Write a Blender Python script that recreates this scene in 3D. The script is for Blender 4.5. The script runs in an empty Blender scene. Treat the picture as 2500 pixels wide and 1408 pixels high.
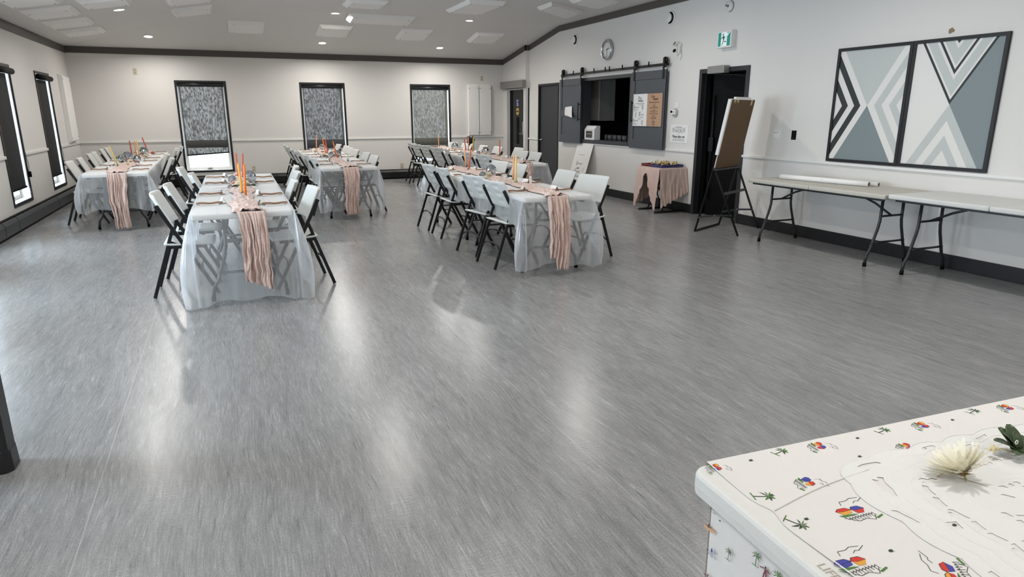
import bpy, bmesh, math, random
from mathutils import noise as mnoise
from mathutils import Vector, Matrix
PI = math.pi
sc = bpy.context.scene
COL = sc.collection
rnd = random.Random(7)

# ------------------------------------------------------------------ camera, world, exposure
cam_d = bpy.data.cameras.new('camera')
cam_d.sensor_width = 36.0
cam_d.lens = 1609.42 / 2500 * 36.0
cam_d.clip_start = 0.05
cam_d.clip_end = 200
cam = bpy.data.objects.new('camera', cam_d)
COL.objects.link(cam)
yaw, pitch, roll = 0.402326, 0.259789, -0.000885
fw = Vector((math.sin(yaw) * math.cos(pitch), math.cos(yaw) * math.cos(pitch), -math.sin(pitch)))
rt = Vector((math.cos(yaw), -math.sin(yaw), 0))
up = rt.cross(fw)
r2 = rt * math.cos(roll) + up * math.sin(roll)
u2 = up * math.cos(roll) - rt * math.sin(roll)
m = Matrix.Identity(4)
for i in range(3):
    m[i][0] = r2[i]; m[i][1] = u2[i]; m[i][2] = -fw[i]
m.translation = (0, 0, 1.5)
cam.matrix_world = m
sc.camera = cam

sc.view_settings.view_transform = 'Standard'
sc.view_settings.look = 'None'
sc.view_settings.gamma = 1.0
sc.view_settings.use_curve_mapping = False
sc.view_settings.exposure = 0.27
sc.cycles.use_denoising = True
sc.cycles.max_bounces = 10
sc.cycles.diffuse_bounces = 5
sc.cycles.transparent_max_bounces = 24
sc.cycles.sample_clamp_indirect = 6.0
sc.cycles.caustics_reflective = False
sc.cycles.caustics_refractive = False

SKY = 3.2          # overcast daylight outside the windows
POT_W = 20.0       # each recessed ceiling light
DAY_W = 52.0       # daylight coming in at each unshaded side window
world = bpy.data.worlds.new('overcast_sky')
sc.world = world
world.use_nodes = True
wn = world.node_tree
bg = wn.nodes['Background']
bg.inputs[0].default_value = (0.92, 0.96, 1.0, 1)
bg.inputs[1].default_value = SKY

XL, XR, YF, YB = -2.65, 6.52, 15.65, -3.5     # room: left wall, right wall, far wall, wall behind
WIN = [(-0.829, 0.143), (1.619, 2.592), (4.086, 5.059)]          # far windows (x range)
LWIN = [(12.94, 13.915), (10.59, 11.56), (8.23, 9.205), (5.88, 6.855), (3.52, 4.495), (1.16, 2.135), (-1.2, -0.225)]
WZ0, WZ1 = 0.29, 2.155

def day_lamp(name, loc, rot, sx, sy, w, col=(0.84, 0.92, 1.0)):
    d = bpy.data.lights.new(name, 'AREA')
    d.shape = 'RECTANGLE'; d.size = sx; d.size_y = sy; d.energy = w; d.color = col
    o = bpy.data.objects.new(name, d); COL.objects.link(o)
    o.location = loc; o.rotation_euler = rot
    return o
for k, (a, b) in enumerate(LWIN):
    day_lamp('window_daylight', (XL - 0.55, (a + b) / 2, 1.25), (0, -PI / 2, 0), 1.8, 0.95, DAY_W * (1.0, 1.0, 1.7, 2.1, 2.3, .25, .2)[k], (.70, .84, 1.0))
for k, (a, b) in enumerate(WIN):
    day_lamp('window_daylight', ((a + b) / 2, YF + 0.6, 1.25), (-PI / 2, 0, 0), 0.95, 1.8, DAY_W * 0.6)

# ------------------------------------------------------------------ materials
MATS = {}
def lin(c):
    return tuple(((v / 12.92) if v <= 0.04045 else ((v + 0.055) / 1.055) ** 2.4) for v in c)
def mat(name, rgb, rough=0.5, metal=0.0, bump=0.0, bscale=80.0, var=0.0, vscale=6.0, spec=0.5, emit=None, trans=None, stretch=(1, 1, 1), coat=0.0, sheen=0.0):
    if name in MATS: return MATS[name]
    mm = bpy.data.materials.new(name); mm.use_nodes = True
    nt = mm.node_tree; N = nt.nodes; L = nt.links
    p = N['Principled BSDF']
    c = lin([v / 255 for v in rgb])
    p.inputs['Base Color'].default_value = (*c, 1)
    p.inputs['Roughness'].default_value = rough
    p.inputs['Metallic'].default_value = metal
    p.inputs['Specular IOR Level'].default_value = spec
    if coat: p.inputs['Coat Weight'].default_value = coat; p.inputs['Coat Roughness'].default_value = 0.15
    if sheen: p.inputs['Sheen Weight'].default_value = sheen
    if emit:
        p.inputs['Emission Color'].default_value = (*lin([v / 255 for v in emit[0]]), 1)
        p.inputs['Emission Strength'].default_value = emit[1]
    if var or bump:
        tc = N.new('ShaderNodeTexCoord'); mp = N.new('ShaderNodeMapping'); L.new(tc.outputs['Object'], mp.inputs['Vector'])
        mp.inputs['Scale'].default_value = stretch
    if var:
        nz = N.new('ShaderNodeTexNoise'); nz.inputs['Scale'].default_value = vscale; nz.inputs['Detail'].default_value = 5
        L.new(mp.outputs[0], nz.inputs['Vector'])
        mx = N.new('ShaderNodeMix'); mx.data_type = 'RGBA'
        mx.inputs['A'].default_value = (*[max(0, v * (1 - var)) for v in c], 1)
        mx.inputs['B'].default_value = (*[min(1, v * (1 + var)) for v in c], 1)
        L.new(nz.outputs['Fac'], mx.inputs['Factor']); L.new(mx.outputs['Result'], p.inputs['Base Color'])
    if bump:
        nb = N.new('ShaderNodeTexNoise'); nb.inputs['Scale'].default_value = bscale; nb.inputs['Detail'].default_value = 4
        L.new(mp.outputs[0], nb.inputs['Vector'])
        bp = N.new('ShaderNodeBump'); bp.inputs['Strength'].default_value = bump; bp.inputs['Distance'].default_value = 0.01
        L.new(nb.outputs['Fac'], bp.inputs['Height']); L.new(bp.outputs[0], p.inputs['Normal'])
    MATS[name] = mm
    return mm

M_wall = mat('wall_paint', (224, 221, 217), 0.62, bump=0.05, bscale=160, var=0.03, vscale=1.3)
M_ceil = mat('ceiling_paint', (216, 214, 211), 0.8, bump=0.06, bscale=220, var=0.02, vscale=2)
M_crown = mat('crown_taupe', (84, 79, 75), 0.6, bump=0.05, bscale=90, var=0.06)
M_white = mat('white_paint', (232, 231, 228), 0.5, var=0.02)
M_rail = mat('rail_white', (230, 229, 226), 0.45)
M_black = mat('black_paint', (26, 26, 28), 0.42, var=0.1, vscale=12)
M_jet = mat('jet_black', (10, 10, 11), 0.6, spec=0.12)
M_blackbase = mat('black_rubber_base', (24, 24, 27), 0.38, var=0.15, vscale=9)
M_door = mat('charcoal_door', (50, 50, 54), 0.5, bump=0.06, bscale=60, var=0.05)
M_barn = mat('barn_slate', (76, 80, 86), 0.5, bump=0.05, bscale=70, var=0.06, vscale=10)
M_iron = mat('black_iron', (16, 16, 17), 0.38, metal=0.4)
M_tube = mat('black_tube', (20, 20, 21), 0.35, metal=0.2)
M_leg = mat('table_leg_grey', (52, 54, 58), 0.35, metal=0.35, var=0.12, vscale=20)
M_chairp = mat('chair_plastic', (205, 206, 203), 0.5, bump=0.10, bscale=300)
M_tabletop = mat('tabletop_plastic', (234, 232, 228), 0.5, bump=0.12, bscale=320, var=0.02, vscale=60)
M_fgtop = mat('display_tabletop', (212, 211, 208), 0.5, bump=0.12, bscale=320, var=0.03, vscale=50)
M_tabletop2 = mat('worn_tabletop', (190, 187, 178), 0.55, bump=0.15, bscale=300, var=0.07, vscale=25)
M_tabletop3 = mat('bare_tabletop', (212, 212, 210), 0.55, bump=0.15, bscale=300, var=0.05, vscale=20)
M_chrome = mat('chrome', (200, 200, 202), 0.16, metal=1.0)
M_steel = mat('brushed_steel', (150, 150, 148), 0.35, metal=0.9, bump=0.03)
M_heater = mat('heater_metal', (74, 76, 80), 0.34, metal=0.45, var=0.12, vscale=4, bump=0.03, bscale=30)
M_heaterb = mat('heater_black', (20, 20, 22), 0.42, var=0.1)
M_ivory = mat('ivory_plastic', (206, 197, 176), 0.5)
M_paper = mat('white_paper', (238, 236, 234), 0.7, bump=0.03)
M_kraft = mat('kraft_paper', (134, 98, 72), 0.8, bump=0.15, bscale=120, var=0.12, vscale=30)
M_tan = mat('tan_board', (186, 150, 122), 0.7, var=0.05, vscale=20)
M_hard = mat('hardboard', (98, 74, 48), 0.75, bump=0.12, bscale=150, var=0.13, vscale=9)
M_ink = mat('ink', (40, 38, 42), 0.7)
M_inkg = mat('grey_ink', (120, 118, 120), 0.7)
M_rose = mat('dusty_pink_gauze', (206, 180, 170), 0.9, bump=0.6, bscale=90, var=0.16, vscale=40, sheen=0.3)
M_mirror = mat('mirror_tile', (215, 220, 226), 0.08, metal=1.0)
M_petal = mat('white_petal', (240, 234, 218), 0.7, var=0.06, vscale=30)
M_pinkpetal = mat('pink_petal', (226, 166, 150), 0.7, var=0.1, vscale=30)
M_leaf = mat('green_leaf', (54, 74, 40), 0.5, var=0.25, vscale=25)
M_leafd = mat('dark_leaf', (44, 40, 30), 0.55, var=0.25, vscale=25)
M_gold = mat('gold_foil', (214, 188, 120), 0.28, metal=0.9, bump=0.2, bscale=60)
M_glassy = mat('clear_glass', (226, 230, 232), 0.06)
M_glassy.node_tree.nodes['Principled BSDF'].inputs['Transmission Weight'].default_value = 0.9
M_hole = mat('screw_dark', (56, 54, 52), 0.6)
M_cloth_w = mat('printed_cotton', (216, 213, 210), 0.85, bump=0.08, bscale=400, var=0.015, vscale=12)
M_lace = mat('lace_white', (220, 219, 217), 0.85, bump=0.2, bscale=500)
def candle_mat(n, rgb): return mat(n, rgb, 0.45, spec=0.4)

def m_floor():
    mm = bpy.data.materials.new('marbled_linoleum'); mm.use_nodes = True
    nt = mm.node_tree; N = nt.nodes; L = nt.links; p = N['Principled BSDF']
    tc = N.new('ShaderNodeTexCoord')
    wob = N.new('ShaderNodeTexNoise'); wob.inputs['Scale'].default_value = 0.8; wob.inputs['Detail'].default_value = 2
    L.new(tc.outputs['Object'], wob.inputs['Vector'])
    wsc = N.new('ShaderNodeVectorMath'); wsc.operation = 'MULTIPLY_ADD'
    wsc.inputs[1].default_value = (0.16, 0.0, 0); wsc.inputs[2].default_value = (0, 0, 0)
    L.new(wob.outputs['Color'], wsc.inputs[0])
    add = N.new('ShaderNodeVectorMath'); add.operation = 'ADD'
    L.new(tc.outputs['Object'], add.inputs[0]); L.new(wsc.outputs[0], add.inputs[1])
    def streak(scale, sx, sy, det, rough, dist):
        mp = N.new('ShaderNodeMapping'); mp.inputs['Scale'].default_value = (sx, sy, 1)
        L.new(add.outputs[0], mp.inputs['Vector'])
        n = N.new('ShaderNodeTexNoise'); n.inputs['Scale'].default_value = scale; n.inputs['Detail'].default_value = det
        n.inputs['Roughness'].default_value = rough; n.inputs['Distortion'].default_value = dist
        L.new(mp.outputs[0], n.inputs['Vector'])
        return n
    a = streak(1.0, 150, 9, 8, 0.68, 0.15)       # fine grain
    b = streak(1.0, 84, 5.0, 8, 0.70, 0.7)      # sparse dark and pale veins
    big = streak(1.0, 2.4, 0.6, 4, 0.55, 0.6)
    vor = streak(1.0, 17, 2.4, 3, 0.55, 0.8)     # where the veins bunch up
    def ramp(src, stops):
        r = N.new('ShaderNodeValToRGB'); e = r.color_ramp.elements
        e[0].position, e[1].position = stops[0][0], stops[-1][0]
        e[0].color = (stops[0][1],) * 3 + (1,); e[1].color = (stops[-1][1],) * 3 + (1,)
        for p0, v0 in stops[1:-1]:
            q = e.new(p0); q.color = (v0, v0, v0, 1)
        L.new(src.outputs['Fac'], r.inputs[0]); return r
    def times(x, y, f=1.0):
        k = N.new('ShaderNodeMix'); k.data_type = 'RGBA'; k.blend_type = 'MULTIPLY'; k.inputs['Factor'].default_value = f
        L.new(x, k.inputs['A']); L.new(y, k.inputs['B']); return k.outputs['Result']
    base = N.new('ShaderNodeRGB'); base.outputs[0].default_value = (0.240, 0.239, 0.238, 1)
    c1 = times(base.outputs[0], ramp(a, [(0.25, 0.66), (0.40, 0.90), (0.5, 1.0), (0.6, 1.12), (0.75, 1.5)]).outputs[0])
    c2 = times(c1, ramp(b, [(0.28, 0.46), (0.36, 0.74), (0.43, 0.97), (0.56, 1.0), (0.63, 1.2), (0.72, 1.6)]).outputs[0])
    c3 = times(c2, ramp(vor, [(0.3, 0.86), (0.5, 1.0), (0.7, 1.12)]).outputs[0])
    spk = streak(1.0, 210, 95, 2, 0.5, 0.0)
    c3 = times(c3, ramp(spk, [(0.3, 0.86), (0.5, 1.0), (0.7, 1.16)]).outputs[0])
    mul2r = times(c3, ramp(big, [(0.3, 0.92), (0.7, 1.08)]).outputs[0])
    # sheet seams every 2 m, running with the streaks
    sx = N.new('ShaderNodeSeparateXYZ'); L.new(tc.outputs['Object'], sx.inputs[0])
    ad = N.new('ShaderNodeMath'); ad.operation = 'ADD'; ad.inputs[1].default_value = 0.63 + 20; L.new(sx.outputs['X'], ad.inputs[0])
    mo = N.new('ShaderNodeMath'); mo.operation = 'MODULO'; mo.inputs[1].default_value = 2.0; L.new(ad.outputs[0], mo.inputs[0])
    lt = N.new('ShaderNodeMath'); lt.operation = 'LESS_THAN'; lt.inputs[1].default_value = 0.004; L.new(mo.outputs[0], lt.inputs[0])
    mul3 = N.new('ShaderNodeMix'); mul3.data_type = 'RGBA'; mul3.inputs['B'].default_value = (0.45, 0.45, 0.44, 1)
    fs = N.new('ShaderNodeMath'); fs.operation = 'MULTIPLY'; fs.inputs[1].default_value = 0.5; L.new(lt.outputs[0], fs.inputs[0])
    L.new(fs.outputs[0], mul3.inputs['Factor']); L.new(mul2r, mul3.inputs['A'])
    L.new(mul3.outputs['Result'], p.inputs['Base Color'])
    ro = N.new('ShaderNodeMapRange'); ro.inputs['To Min'].default_value = 0.18; ro.inputs['To Max'].default_value = 0.32
    L.new(a.outputs['Fac'], ro.inputs['Value']); L.new(ro.outputs[0], p.inputs['Roughness'])
    p.inputs['Specular IOR Level'].default_value = 0.42
    nb = N.new('ShaderNodeTexNoise'); nb.inputs['Scale'].default_value = 1.0; nb.inputs['Detail'].default_value = 3
    nmp = N.new('ShaderNodeMapping'); nmp.inputs['Scale'].default_value = (26, 95, 1); L.new(tc.outputs['Object'], nmp.inputs['Vector']); L.new(nmp.outputs[0], nb.inputs['Vector'])
    bp = N.new('ShaderNodeBump'); bp.inputs['Strength'].default_value = 0.10; bp.inputs['Distance'].default_value = 0.006
    L.new(nb.outputs['Fac'], bp.inputs['Height']); L.new(bp.outputs[0], p.inputs['Normal'])
    return mm
M_floor = m_floor()

def m_film():     # thin frosted plastic film
    mm = bpy.data.materials.new('plastic_film'); mm.use_nodes = True
    nt = mm.node_tree; N = nt.nodes; L = nt.links; N.remove(N['Principled BSDF'])
    out = N['Material Output']
    tr = N.new('ShaderNodeBsdfTransparent'); tr.inputs[0].default_value = (0.95, 0.96, 0.97, 1)
    df = N.new('ShaderNodeBsdfDiffuse'); df.inputs[0].default_value = (0.84, 0.85, 0.86, 1)
    tl = N.new('ShaderNodeBsdfTranslucent'); tl.inputs[0].default_value = (0.84, 0.86, 0.88, 1)
    gl = N.new('ShaderNodeBsdfGlossy'); gl.inputs['Roughness'].default_value = 0.22
    m1 = N.new('ShaderNodeMixShader'); m1.inputs[0].default_value = 0.45
    L.new(df.outputs[0], m1.inputs[1]); L.new(tl.outputs[0], m1.inputs[2])
    m2 = N.new('ShaderNodeMixShader')
    # more opaque where seen edge-on, as any thin sheet is
    lw = N.new('ShaderNodeLayerWeight'); lw.inputs[0].default_value = 0.35
    mr = N.new('ShaderNodeMapRange'); mr.inputs['To Min'].default_value = 0.28; mr.inputs['To Max'].default_value = 0.9
    L.new(lw.outputs['Facing'], mr.inputs['Value']); L.new(mr.outputs[0], m2.inputs[0])
    L.new(tr.outputs[0], m2.inputs[1]); L.new(m1.outputs[0], m2.inputs[2])
    m3 = N.new('ShaderNodeMixShader'); m3.inputs[0].default_value = 0.06
    L.new(m2.outputs[0], m3.inputs[1]); L.new(gl.outputs[0], m3.inputs[2])
    L.new(m3.outputs[0], out.inputs[0])
    return mm
M_film = m_film()

def m_shade(name, dark, clear, hi):     # woven roller-shade fabric: dark threads with pinholes that let daylight through
    mm = bpy.data.materials.new(name); mm.use_nodes = True
    nt = mm.node_tree; N = nt.nodes; L = nt.links; N.remove(N['Principled BSDF'])
    out = N['Material Output']
    tc = N.new('ShaderNodeTexCoord'); mp = N.new('ShaderNodeMapping'); mp.inputs['Scale'].default_value = (40, 40, 17)
    L.new(tc.outputs['Object'], mp.inputs['Vector'])
    nz = N.new('ShaderNodeTexNoise'); nz.inputs['Scale'].default_value = 1.0; nz.inputs['Detail'].default_value = 4; nz.inputs['Roughness'].default_value = 0.6
    L.new(mp.outputs[0], nz.inputs['Vector'])
    mr = N.new('ShaderNodeMapRange'); mr.inputs['From Min'].default_value = 0.36; mr.inputs['From Max'].default_value = 0.72
    mr.inputs['To Min'].default_value = clear; mr.inputs['To Max'].default_value = hi
    L.new(nz.outputs['Fac'], mr.inputs['Value'])
    df = N.new('ShaderNodeBsdfDiffuse'); df.inputs[0].default_value = (*lin([v / 255 for v in dark]), 1)
    tr = N.new('ShaderNodeBsdfTransparent')
    mx = N.new('ShaderNodeMixShader'); L.new(mr.outputs[0], mx.inputs[0])
    L.new(df.outputs[0], mx.inputs[1]); L.new(tr.outputs[0], mx.inputs[2]); L.new(mx.outputs[0], out.inputs[0])
    return mm
M_shade = [m_shade('woven_shade_bright', (86, 86, 85), 0.01, 0.15), m_shade('woven_shade_dark', (78, 79, 80), 0.008, 0.115), m_shade('woven_shade_olive', (104, 105, 98), 0.02, 0.115)]
M_blackout = mat('blackout_fabric', (24, 23, 24), 0.8, bump=0.05, bscale=300)

def m_pane():
    mm = bpy.data.materials.new('window_glass'); mm.use_nodes = True
    nt = mm.node_tree; N = nt.nodes; L = nt.links; N.remove(N['Principled BSDF'])
    tr = N.new('ShaderNodeBsdfTransparent'); tr.inputs[0].default_value = (0.96, 0.98, 0.98, 1)
    gl = N.new('ShaderNodeBsdfGlossy'); gl.inputs['Roughness'].default_value = 0.03
    mx = N.new('ShaderNodeMixShader'); mx.inputs[0].default_value = 0.06
    L.new(tr.outputs[0], mx.inputs[1]); L.new(gl.outputs[0], mx.inputs[2]); L.new(mx.outputs[0], N['Material Output'].inputs[0])
    return mm
M_pane = m_pane()

# ------------------------------------------------------------------ mesh building
class MB:
    def __init__(s): s.v = []; s.f = []; s.mi = []; s.T = None; s.sm = []
    def _add(s, vs, fs, mi=0, sm=False):
        b = len(s.v)
        for p in vs:
            p = Vector(p)
            if s.T is not None: p = s.T @ p
            s.v.append(p)
        for f in fs: s.f.append([b + i for i in f]); s.mi.append(mi); s.sm.append(sm)
        return s
    def box(s, x0, x1, y0, y1, z0, z1, mi=0):
        if x0 > x1: x0, x1 = x1, x0
        if y0 > y1: y0, y1 = y1, y0
        if z0 > z1: z0, z1 = z1, z0
        return s._add([(x0, y0, z0), (x1, y0, z0), (x1, y1, z0), (x0, y1, z0), (x0, y0, z1), (x1, y0, z1), (x1, y1, z1), (x0, y1, z1)],
                      [(0, 3, 2, 1), (4, 5, 6, 7), (0, 1, 5, 4), (1, 2, 6, 5), (2, 3, 7, 6), (3, 0, 4, 7)], mi)
    def hexa(s, b, t, mi=0):      # bottom ring / top ring of the same number of points
        n = len(b)
        return s._add(list(b) + list(t), [tuple(reversed(range(n))), tuple(range(n, 2 * n))] + [(i, (i + 1) % n, n + (i + 1) % n, n + i) for i in range(n)], mi)
    def tube(s, pts, r, n=8, mi=0, caps=True, flat=1.0, ref=None, radii=None):
        pts = [Vector(p) for p in pts]; rings = []
        for i, p in enumerate(pts):
            d = (pts[min(i + 1, len(pts) - 1)] - pts[max(i - 1, 0)]).normalized()
            a = Vector(ref) if ref else (Vector((0, 0, 1)) if abs(d.z) < 0.9 else Vector((1, 0, 0)))
            u = d.cross(a).normalized(); w = d.cross(u).normalized()
            rr = radii[i] if radii else r
            rings.append([p + u * (math.cos(2 * PI * k / n) * rr) + w * (math.sin(2 * PI * k / n) * rr * flat) for k in range(n)])
        vs = [q for rg in rings for q in rg]
        fs = [(i * n + k, i * n + (k + 1) % n, (i + 1) * n + (k + 1) % n, (i + 1) * n + k) for i in range(len(pts) - 1) for k in range(n)]
        if caps: fs += [tuple(reversed(range(n))), tuple(range((len(pts) - 1) * n, len(pts) * n))]
        return s._add(vs, fs, mi, True)
    def bar(s, a, b, w, h, mi=0, upv=(0, 0, 1)):       # rectangular bar from a to b
        a = Vector(a); b = Vector(b); d = (b - a).normalized(); U = Vector(upv)
        if abs(d.dot(U)) > 0.98: U = Vector((1, 0, 0))
        x = d.cross(U).normalized() * (w / 2); y = x.cross(d).normalized() * (h / 2)
        return s.hexa([a - x - y, a + x - y, a + x + y, a - x + y], [b - x - y, b + x - y, b + x + y, b - x + y], mi)
    def lathe(s, prof, n=20, mi=0, o=(0, 0, 0), M=None):
        o = Vector(o); vs = []
        for r, z in prof:
            for k in range(n):
                p = Vector((r * math.cos(2 * PI * k / n), r * math.sin(2 * PI * k / n), z))
                vs.append((M @ p if M is not None else p) + o)
        fs = [(i * n + k, i * n + (k + 1) % n, (i + 1) * n + (k + 1) % n, (i + 1) * n + k) for i in range(len(prof) - 1) for k in range(n)]
        return s._add(vs, fs, mi, True)
    def sphere(s, c, r, nu=14, nv=8, mi=0, sc_=(1, 1, 1), sm=True):
        vs = [(c[0], c[1], c[2] - r * sc_[2])]
        for j in range(1, nv):
            t = PI * j / nv
            for k in range(nu):
                vs.append((c[0] + r * sc_[0] * math.sin(t) * math.cos(2 * PI * k / nu), c[1] + r * sc_[1] * math.sin(t) * math.sin(2 * PI * k / nu), c[2] - r * sc_[2] * math.cos(t)))
        vs.append((c[0], c[1], c[2] + r * sc_[2]))
        fs = [(0, 1 + (k + 1) % nu, 1 + k) for k in range(nu)]
        for j in range(nv - 2):
            for k in range(nu): fs.append((1 + j * nu + k, 1 + j * nu + (k + 1) % nu, 1 + (j + 1) * nu + (k + 1) % nu, 1 + (j + 1) * nu + k))
        e = len(vs) - 1; b = 1 + (nv - 2) * nu
        fs += [(b + k, b + (k + 1) % nu, e) for k in range(nu)]
        return s._add(vs, fs, mi, sm)
    def prism(s, poly, f0, f1, mi=0):     # 2-D polygon mapped by two functions to front / back points
        return s.hexa([f0(*p) for p in poly], [f1(*p) for p in poly], mi)
    def face(s, pts, mi=0): return s._add(pts, [tuple(range(len(pts)))], mi)
    def grid(s, fn, nu, nv, mi=0, sm=True, close=False):
        vs = [fn(i / nu, j / nv) for j in range(nv + 1) for i in range(nu + 1)]
        w = nu + 1
        fs = [(j * w + i, j * w + i + 1, (j + 1) * w + i + 1, (j + 1) * w + i) for j in range(nv) for i in range(nu)]
        return s._add(vs, fs, mi, sm)
    def mesh(s, name, mats):
        me = bpy.data.meshes.new(name)
        me.from_pydata([tuple(p) for p in s.v], [], s.f)
        for q in (mats if isinstance(mats, (list, tuple)) else [mats]): me.materials.append(q)
        me.polygons.foreach_set('material_index', s.mi); me.polygons.foreach_set('use_smooth', s.sm)
        me.update()
        bm = bmesh.new(); bm.from_mesh(me); bmesh.ops.recalc_face_normals(bm, faces=bm.faces); bm.to_mesh(me); bm.free()
        return me
    def obj(s, name, mats, parent=None, bevel=0.0, solid=0.0, seg=2, loc=None):
        o = bpy.data.objects.new(name, s.mesh(name, mats)); COL.objects.link(o)
        if parent is not None: o.parent = parent
        if loc is not None: o.location = loc
        if solid:
            q = o.modifiers.new('solid', 'SOLIDIFY'); q.thickness = solid; q.offset = 0
        if bevel:
            q = o.modifiers.new('bevel', 'BEVEL'); q.width = bevel; q.segments = seg; q.limit_method = 'ANGLE'; q.angle_limit = 0.7
        return o

def tag(o, label, cat, group=None, kind=None):
    o['label'] = label
    if cat: o['category'] = cat
    if group: o['group'] = group
    if kind: o['kind'] = kind
    return o
def thing(name, label, cat, loc=(0, 0, 0), rz=0.0, group=None):
    o = bpy.data.objects.new(name, None); COL.objects.link(o)
    o.empty_display_size = 0.05
    o.location = loc; o.rotation_euler = (0, 0, rz)
    return tag(o, label, cat, group)
def struct(o, label): o['kind'] = 'structure'; o['label'] = label; return o
def copy_tree(o, parent=None):
    c = o.copy(); COL.objects.link(c)
    if parent is not None: c.parent = parent
    for ch in o.children: copy_tree(ch, c)
    return c
def txt(body, size, mt, parent, M, name='lettering', shear=0.0, align='CENTER', depth=0.0004, sx=1.0, bold=0.0):
    cu = bpy.data.curves.new('t', 'FONT'); cu.body = body; cu.size = size; cu.align_x = align; cu.align_y = 'CENTER'
    cu.shear = shear; cu.extrude = depth; cu.offset = bold; cu.resolution_u = 2
    ob = bpy.data.objects.new('t', cu)
    COL.objects.link(ob)
    dg = bpy.context.evaluated_depsgraph_get()
    me = bpy.data.meshes.new_from_object(ob.evaluated_get(dg))
    bpy.data.objects.remove(ob); bpy.data.curves.remove(cu)
    me.transform(M @ Matrix.Diagonal((sx, 1, 1, 1)))
    me.materials.clear(); me.materials.append(mt)
    o = bpy.data.objects.new(name, me); COL.objects.link(o); o.parent = parent
    return o
def wallM(y, z, x):      # text / drawing plane on the right wall: local x runs to -y, local y up, facing the room
    return Matrix(((0, 0, -1, x), (-1, 0, 0, y), (0, 1, 0, z), (0, 0, 0, 1)))

def wpart(mb, name, mats, root, top=None, **k):
    """part given in world coordinates, hung under root (or under a part of root)"""
    r = top or root
    inv = r.matrix_basis.inverted()
    mb.v = [inv @ p for p in mb.v]
    return mb.obj(name, mats, root, **k)
def wtxt(body, size, mt, root, M, top=None, **k):
    return txt(body, size, mt, root, (top or root).matrix_basis.inverted() @ M, **k)

# ------------------------------------------------------------------ room shell
fl = MB().box(XL - 0.2, XR + 1.6, YB - 0.2, YF + 0.2, -0.1, 0.0).obj('floor', M_floor); struct(fl, 'grey marbled linoleum floor of the hall')

def holed(axis, c0, c1, a0, a1, z0, z1, holes):
    """wall slab between c0..c1 across, a0..a1 along, with rectangular holes (a,b,za,zb)"""
    mb = MB()
    As = sorted({a0, a1, *[h[0] for h in holes], *[h[1] for h in holes]})
    Zs = sorted({z0, z1, *[h[2] for h in holes], *[h[3] for h in holes]})
    for i in range(len(As) - 1):
        run = None
        for j in range(len(Zs) - 1):
            ca, cz = (As[i] + As[i + 1]) / 2, (Zs[j] + Zs[j + 1]) / 2
            solid = not any(h[0] < ca < h[1] and h[2] < cz < h[3] for h in holes)
            if solid:
                run = [Zs[j], Zs[j + 1]] if run is None else [run[0], Zs[j + 1]]
            if run and (not solid or j == len(Zs) - 2):
                if axis == 'x': mb.box(c0, c1, As[i], As[i + 1], run[0], run[1])
                else: mb.box(As[i], As[i + 1], c0, c1, run[0], run[1])
                run = None
    return mb
struct(holed('x', XL - 0.2, XL, YB, YF + 0.2, 0, 2.76, [(a, b, WZ0, WZ1) for a, b in LWIN]).obj('wall_left', M_wall), 'white wall with tall narrow windows')
struct(holed('y', YF, YF + 0.2, XL, XR + 0.4, 0, 2.77, [(a, b, WZ0, WZ1) for a, b in WIN]).obj('wall_far', M_wall), 'white end wall with three tall windows')
HATCH = (10.06, 11.76, 0.965, 2.125)
struct(holed('x', XR, XR + 0.15, YB, YF, 0, 3.25, [(7.285, 8.20, 0, 2.06), HATCH, (12.83, 13.76, 0, 2.09)]).obj('wall_right', M_wall), 'white side wall with hatch and black doors')
struct(holed('x', 6.43, XR, 14.32, YF, 0, 3.0, [(14.36, 15.42, 0, 2.06)]).obj('wall_jog', M_wall), 'white wall step with restroom door')
struct(MB().box(XL, XR, YB - 0.15, YB, 0, 3.3).obj('wall_back', M_wall), 'white wall behind the viewpoint')

# tray ceiling: flat centre, sloping borders on the far and left sides
HZ, LZ = 3.22, 2.75
KX, KY = 0.19, 12.83
cv = [(XL, YF, LZ), (KX, KY, HZ), (XR + .01, KY, HZ), (XR + .01, YF, LZ), (KX, YB, HZ), (XL, YB, LZ), (XR + .01, YB, HZ)]
cfc = [(0, 1, 2, 3), (0, 5, 4, 1), (1, 4, 6, 2)]
mb = MB(); mb._add(cv, [tuple(f) for f in cfc]); mb._add([(x, y, z + 0.12) for x, y, z in cv], [tuple(reversed(f)) for f in cfc])
struct(mb.obj('ceiling', M_ceil), 'pale grey ceiling with sloping edges')
def ceil_z(x, y):
    return min(HZ, LZ + (x - XL) * (HZ - LZ) / (KX - XL), LZ + (YF - y) * (HZ - LZ) / (YF - KY))
SL = (HZ - LZ) / (YF - KY)
def ceil_M(x, y):        # local frame on the ceiling, z pointing down into the room
    z = ceil_z(x, y)
    zl = LZ + (x - XL) * SL; zf = LZ + (YF - y) * SL
    if z >= HZ - 1e-6: n = Vector((0, 0, -1))
    elif zl < zf: n = Vector((SL, 0, -1)).normalized()
    else: n = Vector((0, -SL, -1)).normalized()
    xd = Vector((1, 0, 0)); xd = (xd - n * xd.dot(n)).normalized(); yd = n.cross(xd)
    mm = Matrix.Identity(4)
    for i in range(3): mm[i][0] = xd[i]; mm[i][1] = yd[i]; mm[i][2] = n[i]
    mm.translation = (x, y, z)
    return mm

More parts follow.
